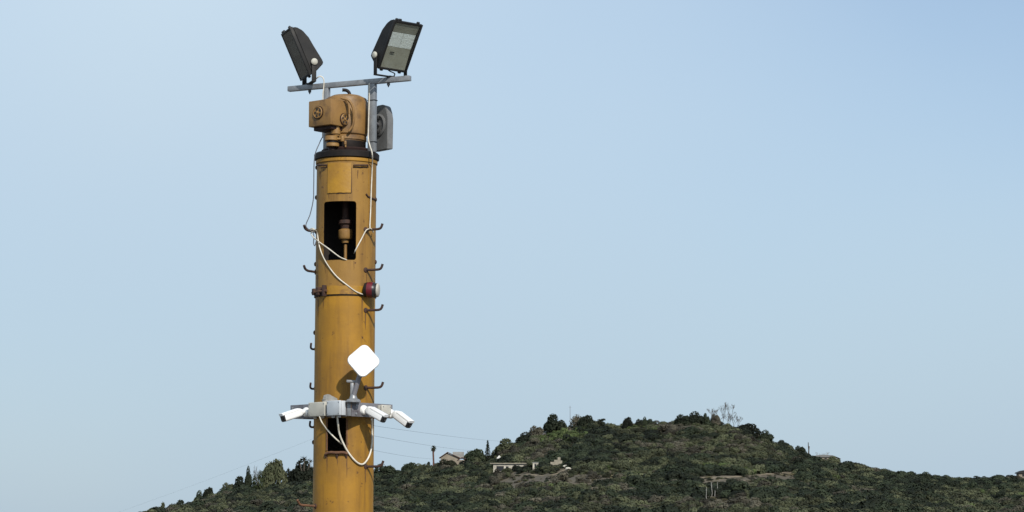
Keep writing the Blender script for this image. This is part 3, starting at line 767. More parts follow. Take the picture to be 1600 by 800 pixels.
def boolean_cut(o, cutters):
    for c_ in cutters:
        m = o.modifiers.new('cut', 'BOOLEAN'); m.operation = 'DIFFERENCE'; m.solver = 'EXACT'; m.object = c_
    dg = bpy.context.evaluated_depsgraph_get(); dg.update()
    me = bpy.data.meshes.new_from_object(o.evaluated_get(dg)); o.modifiers.clear()
    o.data = me
    for c_ in cutters: bpy.data.objects.remove(c_)
    me.polygons.foreach_set('use_smooth', [True] * len(me.polygons)); me.set_sharp_from_angle(angle=R_(25))

def tube_section(name, z0, z1, r, mats, bulge=0.0):
    bm = NB(); seg = 96; zs = np.linspace(z0, z1, 14)
    outer = [[bm.verts.new(cyl(2 * math.pi * k / seg, z, r)) for k in range(seg)] for z in zs]
    inner = [[bm.verts.new(cyl(2 * math.pi * k / seg, z, r - 0.012)) for k in range(seg)] for z in (z0, z1)]
    for a, b_ in zip(outer, outer[1:]):
        for k in range(seg): bm.faces.new((a[k], a[(k + 1) % seg], b_[(k + 1) % seg], b_[k]))
    for k in range(seg):
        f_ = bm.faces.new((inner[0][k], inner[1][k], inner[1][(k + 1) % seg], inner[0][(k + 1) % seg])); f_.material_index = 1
        bm.faces.new((outer[0][k], inner[0][k], inner[0][(k + 1) % seg], outer[0][(k + 1) % seg]))
        bm.faces.new((outer[-1][k], outer[-1][(k + 1) % seg], inner[1][(k + 1) % seg], inner[1][k]))
    return obj(name, bm, mats, mast, 30)

def cutter(px0, px1, py0, py1, rad):
    a = surf(px0, (py0 + py1) / 2); b_ = surf(px1, (py0 + py1) / 2); zt, zb = surf((px0 + px1) / 2, py0).z, surf((px0 + px1) / 2, py1).z
    poly = []
    for (cx_, cz_, s0) in ((b_.x - rad, zt - rad, 0), (a.x + rad, zt - rad, 1), (a.x + rad, zb + rad, 2), (b_.x - rad, zb + rad, 3)):
        for k in range(5):
            t_ = (s0 + k / 4) * math.pi / 2; poly.append((cx_ + rad * math.cos(t_), cz_ + rad * math.sin(t_)))
    bm = NB()
    f0 = [bm.verts.new((x, Y0 - 0.5, z)) for x, z in poly]; f1 = [bm.verts.new((x, Y0 - 0.02, z)) for x, z in poly]
    n = len(poly)
    for k in range(n): bm.faces.new((f0[k], f0[(k + 1) % n], f1[(k + 1) % n], f1[k]))
    bm.faces.new(f0); bm.faces.new(f1[::-1])
    return obj('opening_cutter', bm, INNER)

zc0, zc1 = zfront(462), zfront(447)          # clamp band
ztop = axis(252).z
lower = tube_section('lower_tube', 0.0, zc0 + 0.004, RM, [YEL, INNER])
boolean_cut(lower, [cutter(512, 540.5, 653, 705, 0.004)])
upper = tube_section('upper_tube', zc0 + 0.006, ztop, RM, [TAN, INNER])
boolean_cut(upper, [cutter(506, 556.5, 314, 406, 0.02)])

# rim, flange, bearing ring at the head of the tube
def ring_part(name, prof, m, parent=mast, seg=72, dx=0.0, dy=0.0):
    bm = NB(); z0 = prof[0][1]
    ax = axis_z(z0); add_lathe(bm, T((ax.x + dx, ax.y + dy, 0)), prof, seg); return obj(name, bm, m, parent, 35)
zr = axis(252).z
ring_part('top_rim', [(RM + .001, zr - .03), (RM + .008, zr - .026), (RM + .009, zr - .008), (RM + .006, zr)], YEL)
ring_part('flange_ring', [(RM + .004, zr + .001), (RM + .02, zr + .008), (RM + .022, zr + .045), (RM + .012, zr + .056), (.12, zr + .058)], GREASE)
ring_part('bearing_ring', [(.19, zr + .060), (.195, zr + .078), (.185, zr + .088), (.10, zr + .090)], GREASE2)

# proud cover plate, bent to the tube
def bent_plate(name, px0, px1, py0, py1, off, th, m, n=10, parent=mast, rag=0.0, seed=1):
    r = random.Random(seed); bm = NB(); pm = (py0 + py1) / 2
    a0, a1 = ang(surf(px0, pm)), ang(surf(px1, pm)); z1_, z0_ = surf((px0 + px1) / 2, py0).z, surf((px0 + px1) / 2, py1).z
    g = {}
    for i in range(n + 1):
        a = a0 + (a1 - a0) * i / n
        for j in range(5):
            z = z0_ + (z1_ - z0_) * j / 4
            if j in (0, 4): z += rag * r.uniform(-1, 1)
            aa = a + (rag * r.uniform(-3, 3) if i in (0, n) else 0)
            for s_ in (0, 1): g[i, j, s_] = bm.verts.new(cyl(aa, z, RM + off + th * s_))
    for i in range(n):
        for j in range(4):
            bm.faces.new((g[i, j, 1], g[i + 1, j, 1], g[i + 1, j + 1, 1], g[i, j + 1, 1])); bm.faces.new((g[i, j, 0], g[i, j + 1, 0], g[i + 1, j + 1, 0], g[i + 1, j, 0]))
        for j in (0, 4): bm.faces.new((g[i, j, 0], g[i + 1, j, 0], g[i + 1, j, 1], g[i, j, 1]))
    for j in range(4):
        for i in (0, n): bm.faces.new((g[i, j, 0], g[i, j, 1], g[i, j + 1, 1], g[i, j + 1, 0]))
    return obj(name, bm, m, parent, 30)
pl = bent_plate('cover_plate', 512.5, 548.5, 254.5, 301, .0005, .006, YEL2, rag=0.0015)
bm = NB()
for (q0, q1) in (((512, 255), (512, 301)), ((512, 301.5), (526, 301)), ((549, 262), (549, 301)), ((526, 302.5), (549, 301.5))):
    add_tube(bm, [surf(*q0, .002), surf((q0[0] + q1[0]) / 2, (q0[1] + q1[1]) / 2, .002), surf(*q1, .002)], .0028, 6)
obj('weld_seam', bm, RUST, mast)

# lifting lugs under the rim, welded stubs
def lug(px0, px1, py, m=RUST):
    bm = NB(); y_ = [surf(px0, py, -.002), surf(px0, py, .018), surf((px0 + px1) / 2, py, .02), surf(px1, py, .018), surf(px1, py, -.002)]
    add_tube(bm, y_, .006, 8); obj('handle_bar', bm, m, mast, 40)
    bm = NB(); add_tube(bm, [surf(px0 - 1, py + 3, .001), surf((px0 + px1) / 2, py + 4, .001), surf(px1 + 1, py + 3, .001)], .004, 6); obj('weld_seam', bm, RUST, mast)
lug(553, 575, 258); lug(496, 511, 258)

# foot pegs
def peg(points, name='foot_peg', m=RUST, r=.0095):
    bm = NB(); add_tube(bm, smooth_path(points, 5), r, 9); o = obj(name, bm, m, mast, 50)
    bm = NB(); p = points[0]; a = ang(p); add_lathe(bm, radial(a, p.z, RM - .002) @ Matrix.Rotation(math.pi / 2, 4, 'X'), [(.021, 0), (.02, .006), (.012, .010)], 14)
    obj('weld_boss', bm, RUST, mast, 50)
def right_peg(py, px0=572, tip=597, m=RUST):
    p = surf(px0, py); a = ang(p) + R_(24)
    d = Vector((math.sin(a), -math.cos(a), 0)); L = 0.135; zt = .042
    # length set so the tip shows about 25 px to the right of the root
    peg([p - d * .01, p + d * L * .45, p + d * L * .78 + Vector((0, 0, .002)), p + d * L * .92 + Vector((0, 0, .014)), p + d * L + Vector((0, 0, zt))], m=m)
for q in (359, 422, 485, 606, 729): right_peg(q)
def left_peg(py, m=RUST, tip=475, end=None):
    p = surf(493, py); q = P(tip + 6, py - 2, p.y - .09); e = P(tip, py - 10, p.y - .13); mid = p.lerp(q, .6)
    peg([p, mid, q, q.lerp(e, .45) + Vector((-.006, 0, -.004)), e], m=m)
left_peg(362); left_peg(425); left_peg(791, m=ORUST, tip=465)
for q in (545, 607, 667):                    # pegs seen end-on at the left edge
    p = cyl(R_(-100), axis(q).z, RM); d = Vector((-.35, .94, 0))
    peg([p, p + Vector((-.025, -.01, 0)), p + Vector((-.034, -.03, .012)), p + Vector((-.030, -.05, .042))], m=RUST, r=.008)
for q, a in ((262, -88), (309, -86), (413, -88), (520, -86), (691, -90), (410, 84), (313, 80)):
    p = cyl(R_(a), axis(q).z, RM); bm = NB()
    bmesh.ops.create_icosphere(bm, subdivisions=2, radius=.013, matrix=T(p) @ Matrix.Diagonal((1, 1, 1.4, 1))); obj('weld_stub', bm, RUST, mast, 60)
bm = NB(); add_tube(bm, [surf(572, 303, .004), surf(575, 307, .005), surf(581, 309.5, .006), surf(587, 312, .006)], .0065, 7); obj('weld_seam', bm, RUST, mast, 50)
# vertical plate seam at the right
bm = NB(); add_tube(bm, [surf(576, y, .0) for y in (256, 300, 340, 352)], .0035, 6); obj('weld_seam', bm, YEL, mast, 50)

# clamp band with a hinge lug
def band(name, a0, a1, z0_, z1_, r0, th, m, n=40):
    bm = NB(); g = []
    for i in range(n + 1):
        a = a0 + (a1 - a0) * i / n
        g.append([bm.verts.new(cyl(a, z, r)) for z, r in ((z0_, r0), (z0_, r0 + th), (z1_, r0 + th), (z1_, r0))])
    for a, b_ in zip(g, g[1:]):
        for k in range(4): bm.faces.new((a[k], b_[k], b_[(k + 1) % 4], a[(k + 1) % 4]))
    bm.faces.new(g[0][::-1]); bm.faces.new(g[-1]); return obj(name, bm, m, mast, 35)
cb = band('clamp_band', R_(-32), R_(80), zc0 + .012, zc1 + .004, RM + .001, .009, YEL2)
band('clamp_band', R_(-150), R_(-33), zc0 + .004, zc1 - .004, RM + .001, .008, RUST)
band('clamp_band', R_(81), R_(209), zc0 + .004, zc1 - .004, RM + .001, .008, RUST)
band('joint_gap', R_(-180), R_(180), zc0 + .002, zc0 + .010, RM - .002, .007, GREASE, 80)
for a, hz in ((-36, .085), (-50, .06), (-66, .05)):
    bm = NB(); add_box(bm, radial(R_(a), (zc0 + zc1) / 2 + .004, RM + .02), .022 if a == -36 else .035, .035, hz, .004); o = obj('clamp_lug', bm, RUST, mast, 30)
bm = NB(); add_tube(bm, [cyl(R_(-74), (zc0 + zc1) / 2, RM + .028), cyl(R_(-50), (zc0 + zc1) / 2, RM + .034), cyl(R_(-30), (zc0 + zc1) / 2 + .003, RM + .024)], .009, 8); obj('clamp_bolt', bm, ORUST, mast, 40)
bm = NB(); add_tube(bm, [surf(525, 446.5, .003), surf(533, 446, .003), surf(541, 446.5, .003)], .0025, 5); obj('weld_seam', bm, RUST, mast); bm = NB(); add_tube(bm, [surf(551, 447.5, .003), surf(558, 448, .003), surf(567, 448.5, .003)], .0025, 5); obj('weld_seam', bm, RUST, mast)

# drive shaft in the window
zz = lambda y: P(540, y, Y0 - .02).z
bm = NB(); xc = P(540, 370, Y0 - .02).x
add_lathe(bm, T((xc, Y0 - .03, 0)), [(.012, zz(440)), (.012, zz(382))], 16, True)
sh = obj('drive_shaft', bm, YEL3, mast, 40)
bm = NB(); add_lathe(bm, T((xc, Y0 - .03, 0)), [(.028, zz(380)), (.031, zz(375)), (.05, zz(374)), (.057, zz(371)), (.057, zz(361)), (.05, zz(359.5)), (.035, zz(358))], 28); obj('coupling', bm, YEL3, sh, 35)
bm = NB(); add_lathe(bm, T((xc, Y0 - .03, 0)), [(.034, zz(357.9)), (.04, zz(352)), (.055, zz(350)), (.055, zz(345)), (.03, zz(343)), (.02, zz(300))], 28); obj('coupling', bm, RUST, sh, 35)

# welded ledge and side cheeks of the lower opening
bm = NB(); pts_l = [surf(509, 709, .012), surf(516, 707, .014), surf(526, 707.5, .016), surf(536, 707, .016), surf(543, 709, .014)]
add_tube(bm, smooth_path(pts_l, 4), .011, 8); obj('ledge_bar', bm, ORUST, mast, 50)
for px in (509, 526.5, 541):
    bm = NB(); p = surf(px, 711, .004); add_lathe(bm, T(p), [(.004, -.022), (.011, -.006), (.012, .006), (.004, .014)], 10); obj('rust_drip', bm, RUST, mast, 50)
for px in (510.6, 542):
    bm = NB(); add_tube(bm, [surf(px, 655, .003), surf(px, 680, .003), surf(px, 704, .003)], .006, 6); obj('cheek_bar', bm, ORUST, mast, 50)

# brown rust runs under pegs, lugs and ledge
STAIN = mat('rust_run', (0.15, 0.072, 0.016), (0.10, 0.046, 0.014), rough=0.8, scale=30)
r = random.Random(17)
for (px, py, L) in ((570, 364, 16), (573, 427, 20), (571, 490, 26), (572, 611, 14), (571, 734, 22), (497, 468, 30), (505, 466, 18), (511, 713, 26), (527, 714, 15), (542, 713, 34),
                    (508, 408, 20), (553, 408, 14), (566, 466, 36), (496, 430, 18), (559, 266, 14), (514, 303, 9), (500, 268, 12)):
    bm = NB(); w = r.uniform(.5, 1.1); n = 5; a_ = []; b_ = []
    for k in range(n + 1):
        u = k / n; x = px + r.uniform(-.3, .3); ww = w * (1 - u) ** .7 + .08
        a_.append(bm.verts.new(surf(x - ww, py + L * u, .0009))); b_.append(bm.verts.new(surf(x + ww, py + L * u, .0009)))
    for k in range(n): bm.faces.new((a_[k], b_[k], b_[k + 1], a_[k + 1]))
    obj('rust_run', bm, STAIN, mast)

# grey sealant smear above the bracket
bm = NB(); r = random.Random(3); ring = []
for k in range(22):
    t_ = 2 * math.pi * k / 22; q = 1 + .22 * math.sin(3 * t_ + 1) + r.uniform(-.08, .08)
    ring.append((514 + 11.5 * q * math.cos(t_), 623 + 6 * q * math.sin(t_)))
cv = bm.verts.new(surf(514, 623, .0035)); rv = [bm.verts.new(surf(x, y, .002)) for x, y in ring]; bv = [bm.verts.new(surf(x, y, -.002)) for x, y in ring]
for k in range(22):
    bm.faces.new((cv, rv[k], rv[(k + 1) % 22])); bm.faces.new((rv[k], bv[k], bv[(k + 1) % 22], rv[(k + 1) % 22]))
obj('sealant_patch', bm, PATCH, mast, 60)

# ------------------------------------------------------------------ gear motor on the mast head
zf = zr + .088
gm = empty('gear_motor', (axis_z(zf).x, Y0, zf)); tag(gm, 'ochre gear motor housing with square box and drum on the mast head', 'motor')
gx = axis_z(zf).x
def pz(y, Y=Y0): return P(541, y, Y).z
xd = P(541, 185, Y0).x
bm = NB(); add_lathe(bm, T((xd, Y0, 0)), [(.150, zf + .002), (.150, pz(222)), (.158, pz(221)), (.158, pz(215)), (.150, pz(214)), (.162, pz(212)), (.166, pz(205)), (.166, pz(161)), (.155, pz(155)), (.11, pz(150.5)), (.05, pz(148.5))], 56)
obj('drum', bm, YEL3, gm, 30)
bm = NB(); add_lathe(bm, T((xd, Y0, 0)), [(.14, zf - .03), (.152, zf + .004), (.152, pz(223))], 40); obj('drum_foot', bm, GREASE, gm, 30)
# square box turned to the left
YAW = R_(-39)
bx = Vector((math.cos(YAW), math.sin(YAW), 0)); by = Vector((-math.sin(YAW), math.cos(YAW), 0))   # bx along the left face to the right, by inward
Ye = Y0 - .30; e_top = P(517, 153.5, Ye); e_bot = P(517, 194, Ye); hb = e_top.z - e_bot.z
bw, bd = .232, .22
bc = Vector((e_top.x, Ye, (e_top.z + e_bot.z) / 2)) - bx * bw / 2 + by * bd / 2
BM = frame_mat(bc, bx, by, Vector((0, 0, 1)))
bm = NB(); add_box(bm, BM, bw, bd, hb, .006); gb = obj('gear_box', bm, YEL3, gm, 30)
bm = NB(); add_box(bm, BM @ T((0, 0.01, -hb / 2 - .014)), bw * .8, bd * .8, .03, .006); obj('box_foot', bm, GREASE2, gm, 30)
def wheel_cap(M, r, parent=gb):      # round cap with five dark discs painted as shaded holes: M's z points out of the face
    bm = NB(); add_lathe(bm, M, [(r, -.002), (r, .010), (r * .9, .014), (r * .86, .008), (r * .2, .008)], 30); o = obj('round_cap', bm, YEL3, parent, 30)
    bm = NB(); add_lathe(bm, M, [(r * 1.12, -.001), (r * 1.12, .006), (r * 1.02, .007)], 30); obj('cap_rim', bm, GREASE2, o, 30)
    for k in range(5):
        a = k * 2 * math.pi / 5 + .6
        bm = NB(); add_lathe(bm, M @ T((r * .58 * math.cos(a), r * .58 * math.sin(a), .0)), [(r * .21, .004), (r * .21, .0105), (r * .1, .0108)], 12); obj('cap_shade_disc', bm, INNER, o)
    bm = NB(); add_lathe(bm, M, [(r * .22, .006), (r * .22, .014), (r * .12, .017)], 12); obj('hub', bm, YEL3, o, 30)
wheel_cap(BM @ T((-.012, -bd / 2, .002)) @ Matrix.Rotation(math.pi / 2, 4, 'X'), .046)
# second cap low on the right face, with a curved strap over it
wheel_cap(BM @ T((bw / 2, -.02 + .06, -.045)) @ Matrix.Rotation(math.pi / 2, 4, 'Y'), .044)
bm = NB(); pth = [P(536, 154, Y0 - .20), P(545, 157, Y0 - .205), P(551, 167, Y0 - .20), P(553, 181, Y0 - .195), P(551, 196, Y0 - .19), P(545, 205, Y0 - .19)]
add_tube(bm, smooth_path(pth, 5), .010, 8); obj('strap', bm, YEL3, gm, 50)
bm = NB(); add_tube(bm, smooth_path([P(533, 153, Y0 - .19), P(541, 157, Y0 - .2), P(545, 165, Y0 - .2), P(546, 178, Y0 - .2)], 5), .008, 8); obj('strap', bm, YEL3, gm, 50)
# valve block under the box
def pcyl(name, px, py0, py1, rpx, Y, m, parent=gm):
    a, b_ = P(px, py1, Y), P(px, py0, Y); bm = NB(); r = rpx / 206
    add_lathe(bm, T((a.x, Y, 0)), [(r * .94, a.z), (r, a.z + .003), (r, b_.z - .003), (r * .94, b_.z)], 22); return obj(name, bm, m, parent, 35)
pcyl('valve_neck', 525, 196, 213, 5.5, Y0 - .19, YEL3)
pcyl('valve_ball', 524.5, 203, 210, 7.5, Y0 - .19, YEL3)
pcyl('valve_flange', 517.5, 213, 220, 10.5, Y0 - .19, YEL3)
pcyl('valve_stem', 519, 220, 224, 8, Y0 - .19, GREASE)
pcyl('valve_flange', 519.5, 224, 229.5, 10.3, Y0 - .19, YEL3)
pcyl('valve_stem', 519, 229.5, 240, 6, Y0 - .18, GREASE2)
pcyl('oil_cock', 535, 213, 221, 3.2, Y0 - .2, YEL3); pcyl('oil_cock', 539.5, 220, 226, 2.2, Y0 - .2, YEL3); pcyl('oil_cock', 540, 226, 230, 1.3, Y0 - .2, YEL3)
bm = NB(); add_tube(bm, [P(527, 217, Y0 - .2), P(534, 217, Y0 - .2)], .009, 8); obj('oil_pipe', bm, YEL3, gm, 40)
bm = NB(); add_tube(bm, smooth_path([P(547, 153, Y0 - .04), P(546, 146, Y0 - .04), P(542, 141.5, Y0 - .04), P(535, 140.5, Y0 - .04)], 6), [.013] * 18 + [.015], 10); obj('breather_pipe', bm, GREASE, gm, 40)

# ------------------------------------------------------------------ lamp frame
lf = empty('lamp_frame', (P(545, 240, Y0).x, Y0, zr + .058)); tag(lf, 'grey steel frame of crossbar on two posts above the mast', 'frame')
BL, BR = P(451, 140, Y0 + .24), P(641, 121.5, Y0 - .24)
bz = (BL.z + BR.z) / 2; BL.z = BR.z = bz
bdv = (BR - BL).normalized(); bside = Vector((-bdv.y, bdv.x, 0))
bm = NB(); bmid = (BL + BR) / 2; blen = (BR - BL).length
add_box(bm, frame_mat(bmid, bdv, bside, Vector((0, 0, 1))), blen, .04, .04, .003); obj('crossbar', bm, GALV, lf, 30)
def on_bar(px):
    lo, hi = 0.0, 1.0
    for _ in range(30):
        m_ = (lo + hi) / 2; q = BL.lerp(BR, m_)
        if row_of(*q)[0] < px: lo = m_
        else: hi = m_
    return BL.lerp(BR, lo)
def post(px, dpx, w, d):
    q = on_bar(px); z0_ = zr + .056; bm = NB()
    add_box(bm, frame_mat(Vector((q.x, q.y, (z0_ + q.z - .02) / 2)), bdv, bside, Vector((0, 0, 1))), w, d, q.z - .02 - z0_, .003); obj('post', bm, GALV, lf, 30); return q
post(511, 8, .04, .04); qr = post(582, 13, .06, .04)
for px in (484, 607):                     # bolts under the bar
    q = on_bar(px); bm = NB(); add_lathe(bm, T(q + Vector((0, 0, -.02))), [(.004, -.034), (.006, -.022), (.012, -.02), (.012, -.002)], 10); obj('bolt', bm, BLACK, lf, 40)
for py in (157, 222):                     # cable ties
    p = P(582, py, qr.y); bm = NB(); add_box(bm, frame_mat(p, bdv, bside, Vector((0, 0, 1))), .066, .046, .006); obj('cable_tie', bm, BLACK, lf)

# ------------------------------------------------------------------ floodlights
def floodlight(px, yaw, tilt, label, back, dz=0.0, glass=GLASS):
    """yaw: where it faces, from the camera's direction to the right; tilt: downward"""
    q = on_bar(px) + Vector((0, 0, .02))
    t = empty('floodlight', q); tag(t, label, 'floodlight', 'floodlights on the crossbar')
    W, Hh, D = .268, .385, .128
    wx = Vector((math.cos(yaw), math.sin(yaw), 0)); oy = Vector((math.sin(yaw), -math.cos(yaw), 0))
    fy = oy * math.cos(tilt) - Vector((0, 0, 1)) * math.sin(tilt); uz = fy.cross(-wx) * -1
    if uz.z < 0: uz = -uz
    pivot_local = Vector((0, -.048, -.116)); pivot = q + Vector((0, 0, .155 + dz)) + oy * back
    Mr = frame_mat(Vector((0, 0, 0)), wx, fy, uz); o = pivot - (Mr.to_3x3() @ pivot_local); M = frame_mat(o, wx, fy, uz)
    h2 = Hh / 2
    prof = [(0, h2), (-.03, h2 - .008), (-.066, h2 - .05), (-.088, h2 - .115), (-.122, -h2 + .062), (-.118, -h2 + .04), (-.045, -h2 + .006), (0, -h2)]
    bm = NB(); add_prism(bm, M, prof, -W / 2, W / 2)
    bmesh.ops.bevel(bm, geom=list(bm.edges), offset=.006, segments=2, affect='EDGES'); hs = obj('housing', bm, BLACKP, t, 35)
    # front rim
    bm = NB(); rw = .017
    for sx in (-1, 1): add_box(bm, M @ T((sx * (W / 2 - rw / 2 + .006), .014, 0)), rw, .026, Hh + .012, .003)
    for sz in (-1, 1): add_box(bm, M @ T((0, .0138, sz * (h2 - rw / 2 + .006))), W - 2 * rw + .0115, .0256, rw, .003)
    obj('front_rim', bm, BLACKP, t, 30)
    iw = W - 2 * rw
    def panel(name, z0_, z1_, x0_, x1_, d0, d1, m):
        bm = NB(); v = [bm.verts.new(M @ Vector(c_)) for c_ in ((x0_, d0, z0_), (x1_, d0, z0_), (x1_, d1, z1_), (x0_, d1, z1_))]
        vb = [bm.verts.new(M @ (Vector(c_) + Vector((0, -.004, 0)))) for c_ in ((x0_, d0, z0_), (x1_, d0, z0_), (x1_, d1, z1_), (x0_, d1, z1_))]
        bm.faces.new(v); bm.faces.new(vb[::-1])
        for k in range(4): bm.faces.new((v[k], vb[k], vb[(k + 1) % 4], v[(k + 1) % 4]))
        return obj(name, bm, m, t)
    ih = h2 - .012
    panel('reflector', ih - .075, ih, -iw / 2, iw / 2, .008, .020, REFL)
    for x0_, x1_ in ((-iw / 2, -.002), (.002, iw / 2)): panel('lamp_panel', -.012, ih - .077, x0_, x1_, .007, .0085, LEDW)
    panel('reflector', -ih, -.014, -iw / 2, iw / 2, .020, .007, REFL)
    bm = NB(); add_box(bm, M @ T((-.055, .018, -.055)), .04, .006, .008, .002); obj('lamp_clip', bm, BLACK, t)
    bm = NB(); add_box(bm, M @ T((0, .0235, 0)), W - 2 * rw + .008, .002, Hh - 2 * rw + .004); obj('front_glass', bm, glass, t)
    for sx, sz in ((-.42, 1), (-.30, 1), (.36, 1), (.3, -1), (-.36, -1)):
        bm = NB(); add_lathe(bm, M @ T((sx * W, .012, sz * (h2 + .012))) @ Matrix.Rotation(math.pi / 2, 4, 'Y'), [(.007, -.012), (.010, -.009), (.010, .009), (.007, .012)], 10); obj('hinge_lug', bm, BLACK, t, 40)
    # yoke: two arms, one base strap, pivot knobs
    bm = NB(); yw = W / 2 + .014
    Mz = frame_mat(Vector((0, 0, 0)), wx, oy, Vector((0, 0, 1)))
    base = pivot.copy(); base.z = q.z + .008
    for sx in (-1, 1):
        a = pivot + wx * sx * yw; low = Vector((a.x, a.y, base.z))
        add_box(bm, frame_mat((a + low) / 2 + Vector((0, 0, .01)), wx, oy, Vector((0, 0, 1))), .008, .036, (a - low).length + .02, .002)
    add_box(bm, frame_mat(base + Vector((0, 0, -.0035)), wx, oy, Vector((0, 0, 1))), 2 * yw + .008, .036, .007, .001)
    add_box(bm, frame_mat(Vector((q.x, q.y, q.z + .004)).lerp(base, .5), wx, oy, Vector((0, 0, 1))), .05, abs(back) + .05, .007, .001)
    obj('yoke', bm, BLACKP, t, 30)
    for sx in (-1, 1):
        a = pivot + wx * sx * (yw + .004)
        bm = NB(); add_lathe(bm, frame_mat(a, oy, Vector((0, 0, 1)), wx * sx), [(.025, 0), (.026, .008), (.02, .014), (.012, .016)], 20); obj('pivot_knob', bm, KNOB, t, 40)
    bm = NB(); pz_ = M @ Vector((.02, -.06, -h2)); add_tube(bm, smooth_path([pz_, pz_ + Vector((0, 0, -.03)), q.lerp(pz_, .4) + wx * .05, q + wx * .02], 5), .005, 6); obj('lead', bm, BLACK, t)
    return t
floodlight(483, R_(-71), R_(24), 'left floodlight with dark face turned sideways to the left', .0, glass=GLASS_SHADE)
floodlight(610, R_(42), R_(30), 'right floodlight with pale reflector face turned towards the viewer', .0)

# ------------------------------------------------------------------ grey panel antenna behind the right post
ga = empty('flat_antenna', P(602, 237, Y0 + .08)); tag(ga, 'grey round-topped flat antenna behind the right post', 'antenna')
gy = Y0 + .10; ax_ = R_(62)                 # its back is turned to the viewer's right
gy = Y0 + .06; pc = P(596, 200, gy); dirx = Vector((math.cos(R_(50)), -math.sin(R_(50)), 0)); diry = Vector((math.sin(R_(50)), math.cos(R_(50)), 0))
GM = frame_mat(pc, dirx, diry, Vector((0, 0, 1)))
hh_ = 36.5 / 206; ww_ = .10
outl = [(-ww_, -hh_), (ww_, -hh_), (ww_, hh_ * .35), (ww_ * .92, hh_ * .65), (ww_ * .68, hh_ * .92), (ww_ * .35, hh_), (-ww_ * .35, hh_), (-ww_ * .68, hh_ * .92), (-ww_ * .92, hh_ * .65), (-ww_, hh_ * .35)]
bm = NB(); v0 = [bm.verts.new(GM @ Vector((x, -.018, z))) for x, z in outl]; v1 = [bm.verts.new(GM @ Vector((x * .9, .045, z * .97))) for x, z in outl]
n = len(outl)
for k in range(n): bm.faces.new((v0[k], v0[(k + 1) % n], v1[(k + 1) % n], v1[k]))
bm.faces.new(v0); bm.faces.new(v1[::-1]); bmesh.ops.bevel(bm, geom=list(bm.edges), offset=.005, segments=2, affect='EDGES'); obj('panel', bm, GREYP, ga, 30)
MB = GM @ T((-.01, -.018, .02)) @ Matrix.Rotation(math.pi / 2, 4, 'X')
bm = NB(); add_lathe(bm, MB, [(.085, -.001), (.088, .008), (.075, .014), (.068, .006), (.03, .006)], 32); obj('mount_disc', bm, GREYP, ga, 30)
for z in (.055, -.05):
    bm = NB(); add_box(bm, GM @ T((-.005, -.032, .02 + z)), .035, .028, .03, .006); obj('mount_bolt', bm, BLACK, ga, 30)
bm = NB(); q0 = GM @ Vector((-.01, -.026, .02)); add_tube(bm, [q0, Vector((qr.x + .02, qr.y + .012, q0.z))], .014, 10); obj('mount_arm', bm, GALVD, ga, 40)

# ------------------------------------------------------------------ warning beacon on the clamp band
bp_ = surf(578, 453, .045); wb = empty('warning_beacon', bp_ + Vector((0, 0, -.06))); tag(wb, 'round warning beacon with dark red lens and white cap on the clamp band', 'beacon')
bdx = Vector((math.cos(R_(-8)), math.sin(R_(-8)), -.05)).normalized(); bdy = Vector((0, 0, 1)); bdz = bdx.cross(bdy).normalized(); bdy = bdz.cross(bdx)
BMx = frame_mat(bp_, bdy, bdz, bdx)       # z runs to the right
k_ = 1 / 206
def bl(name, prof, m):
    bm = NB(); add_lathe(bm, BMx, [(r_ * k_, z_ * k_) for r_, z_ in prof], 32); return obj(name, bm, m, wb, 40)
bl('body', [(8, -9.5), (10.5, -8.5), (11.5, -6), (11.8, -4)], GREASE)
bl('lens', [(11.9, -3.95), (12.3, -2), (12.3, 3), (11.9, 5)], REDL)
bl('seal_ring', [(11.8, 5.05), (11.2, 7), (10.6, 10), (11, 11)], BLACK)
bl('white_cap', [(10.6, 11.05), (11.0, 12.0), (10.4, 13.4), (8.5, 14.5), (4, 15)], CREAM)
bm = NB(); add_box(bm, frame_mat(surf(574, 453, .02), Vector((.7, .7, 0)), Vector((-.7, .7, 0)), Vector((0, 0, 1))), .05, .05, .05, .004); obj('bracket', bm, GREASE, wb, 30)

# ------------------------------------------------------------------ camera bracket
cbk = empty('camera_bracket', (axis(650).x, Y0, axis(655).z)); tag(cbk, 'grey sheet-steel collar bracket around the mast carrying cameras', 'bracket')
def vplate(name, pA, pB, h, th, m, parent=cbk, bev=.002):
    """vertical plate between two points of its top edge"""
    d = (pB - pA); L = d.length; x = d.normalized(); y = Vector((-x.y, x.x, 0)).normalized(); z = Vector((0, 0, 1))
    bm = NB(); add_box(bm, frame_mat((pA + pB) / 2 - z * h / 2, x, y, z), L, th, h, bev); return obj(name, bm, m, parent, 30)
zt_ = P(541, 628, Y0 - .38).z; hB = .106
def at(px, Y): p = P(px, 640, Y); return Vector((p.x, Y, zt_))
Kl, Kc1, Kc2, Kr = at(454, Y0 + .12), at(541.5, Y0 - .36), at(549, Y0 - .365), at(613, Y0 + .02)
vplate('collar_plate', Kl, Kc1, hB, .005, GALVD); vplate('collar_plate', Kc1 + Vector((.004, 0, -.002)), Kc2 - Vector((.003, 0, .002)), hB - .004, .005, GALV); vplate('collar_plate', Kc2, Kr, hB, .005, GALVD)
Kb = at(536, Y0 + .40)
vplate('collar_plate', Vector((Kr.x, Kr.y + .004, zt_ - .003)), Kb, hB - .006, .005, GALVD); vplate('collar_plate', Kb + Vector((-.004, 0, -.003)), Vector((Kl.x + .004, Kl.y + .004, zt_ - .003)), hB - .006, .005, GALVD)
for a_ in (-55, 40, 150, -140):
    bm = NB(); p0 = cyl(R_(a_), zt_ - .05, RM - .004); p1 = cyl(R_(a_), zt_ - .05, RM + .03); add_tube(bm, [p0, p1], .008, 8); obj('stand_off', bm, RUST, cbk)
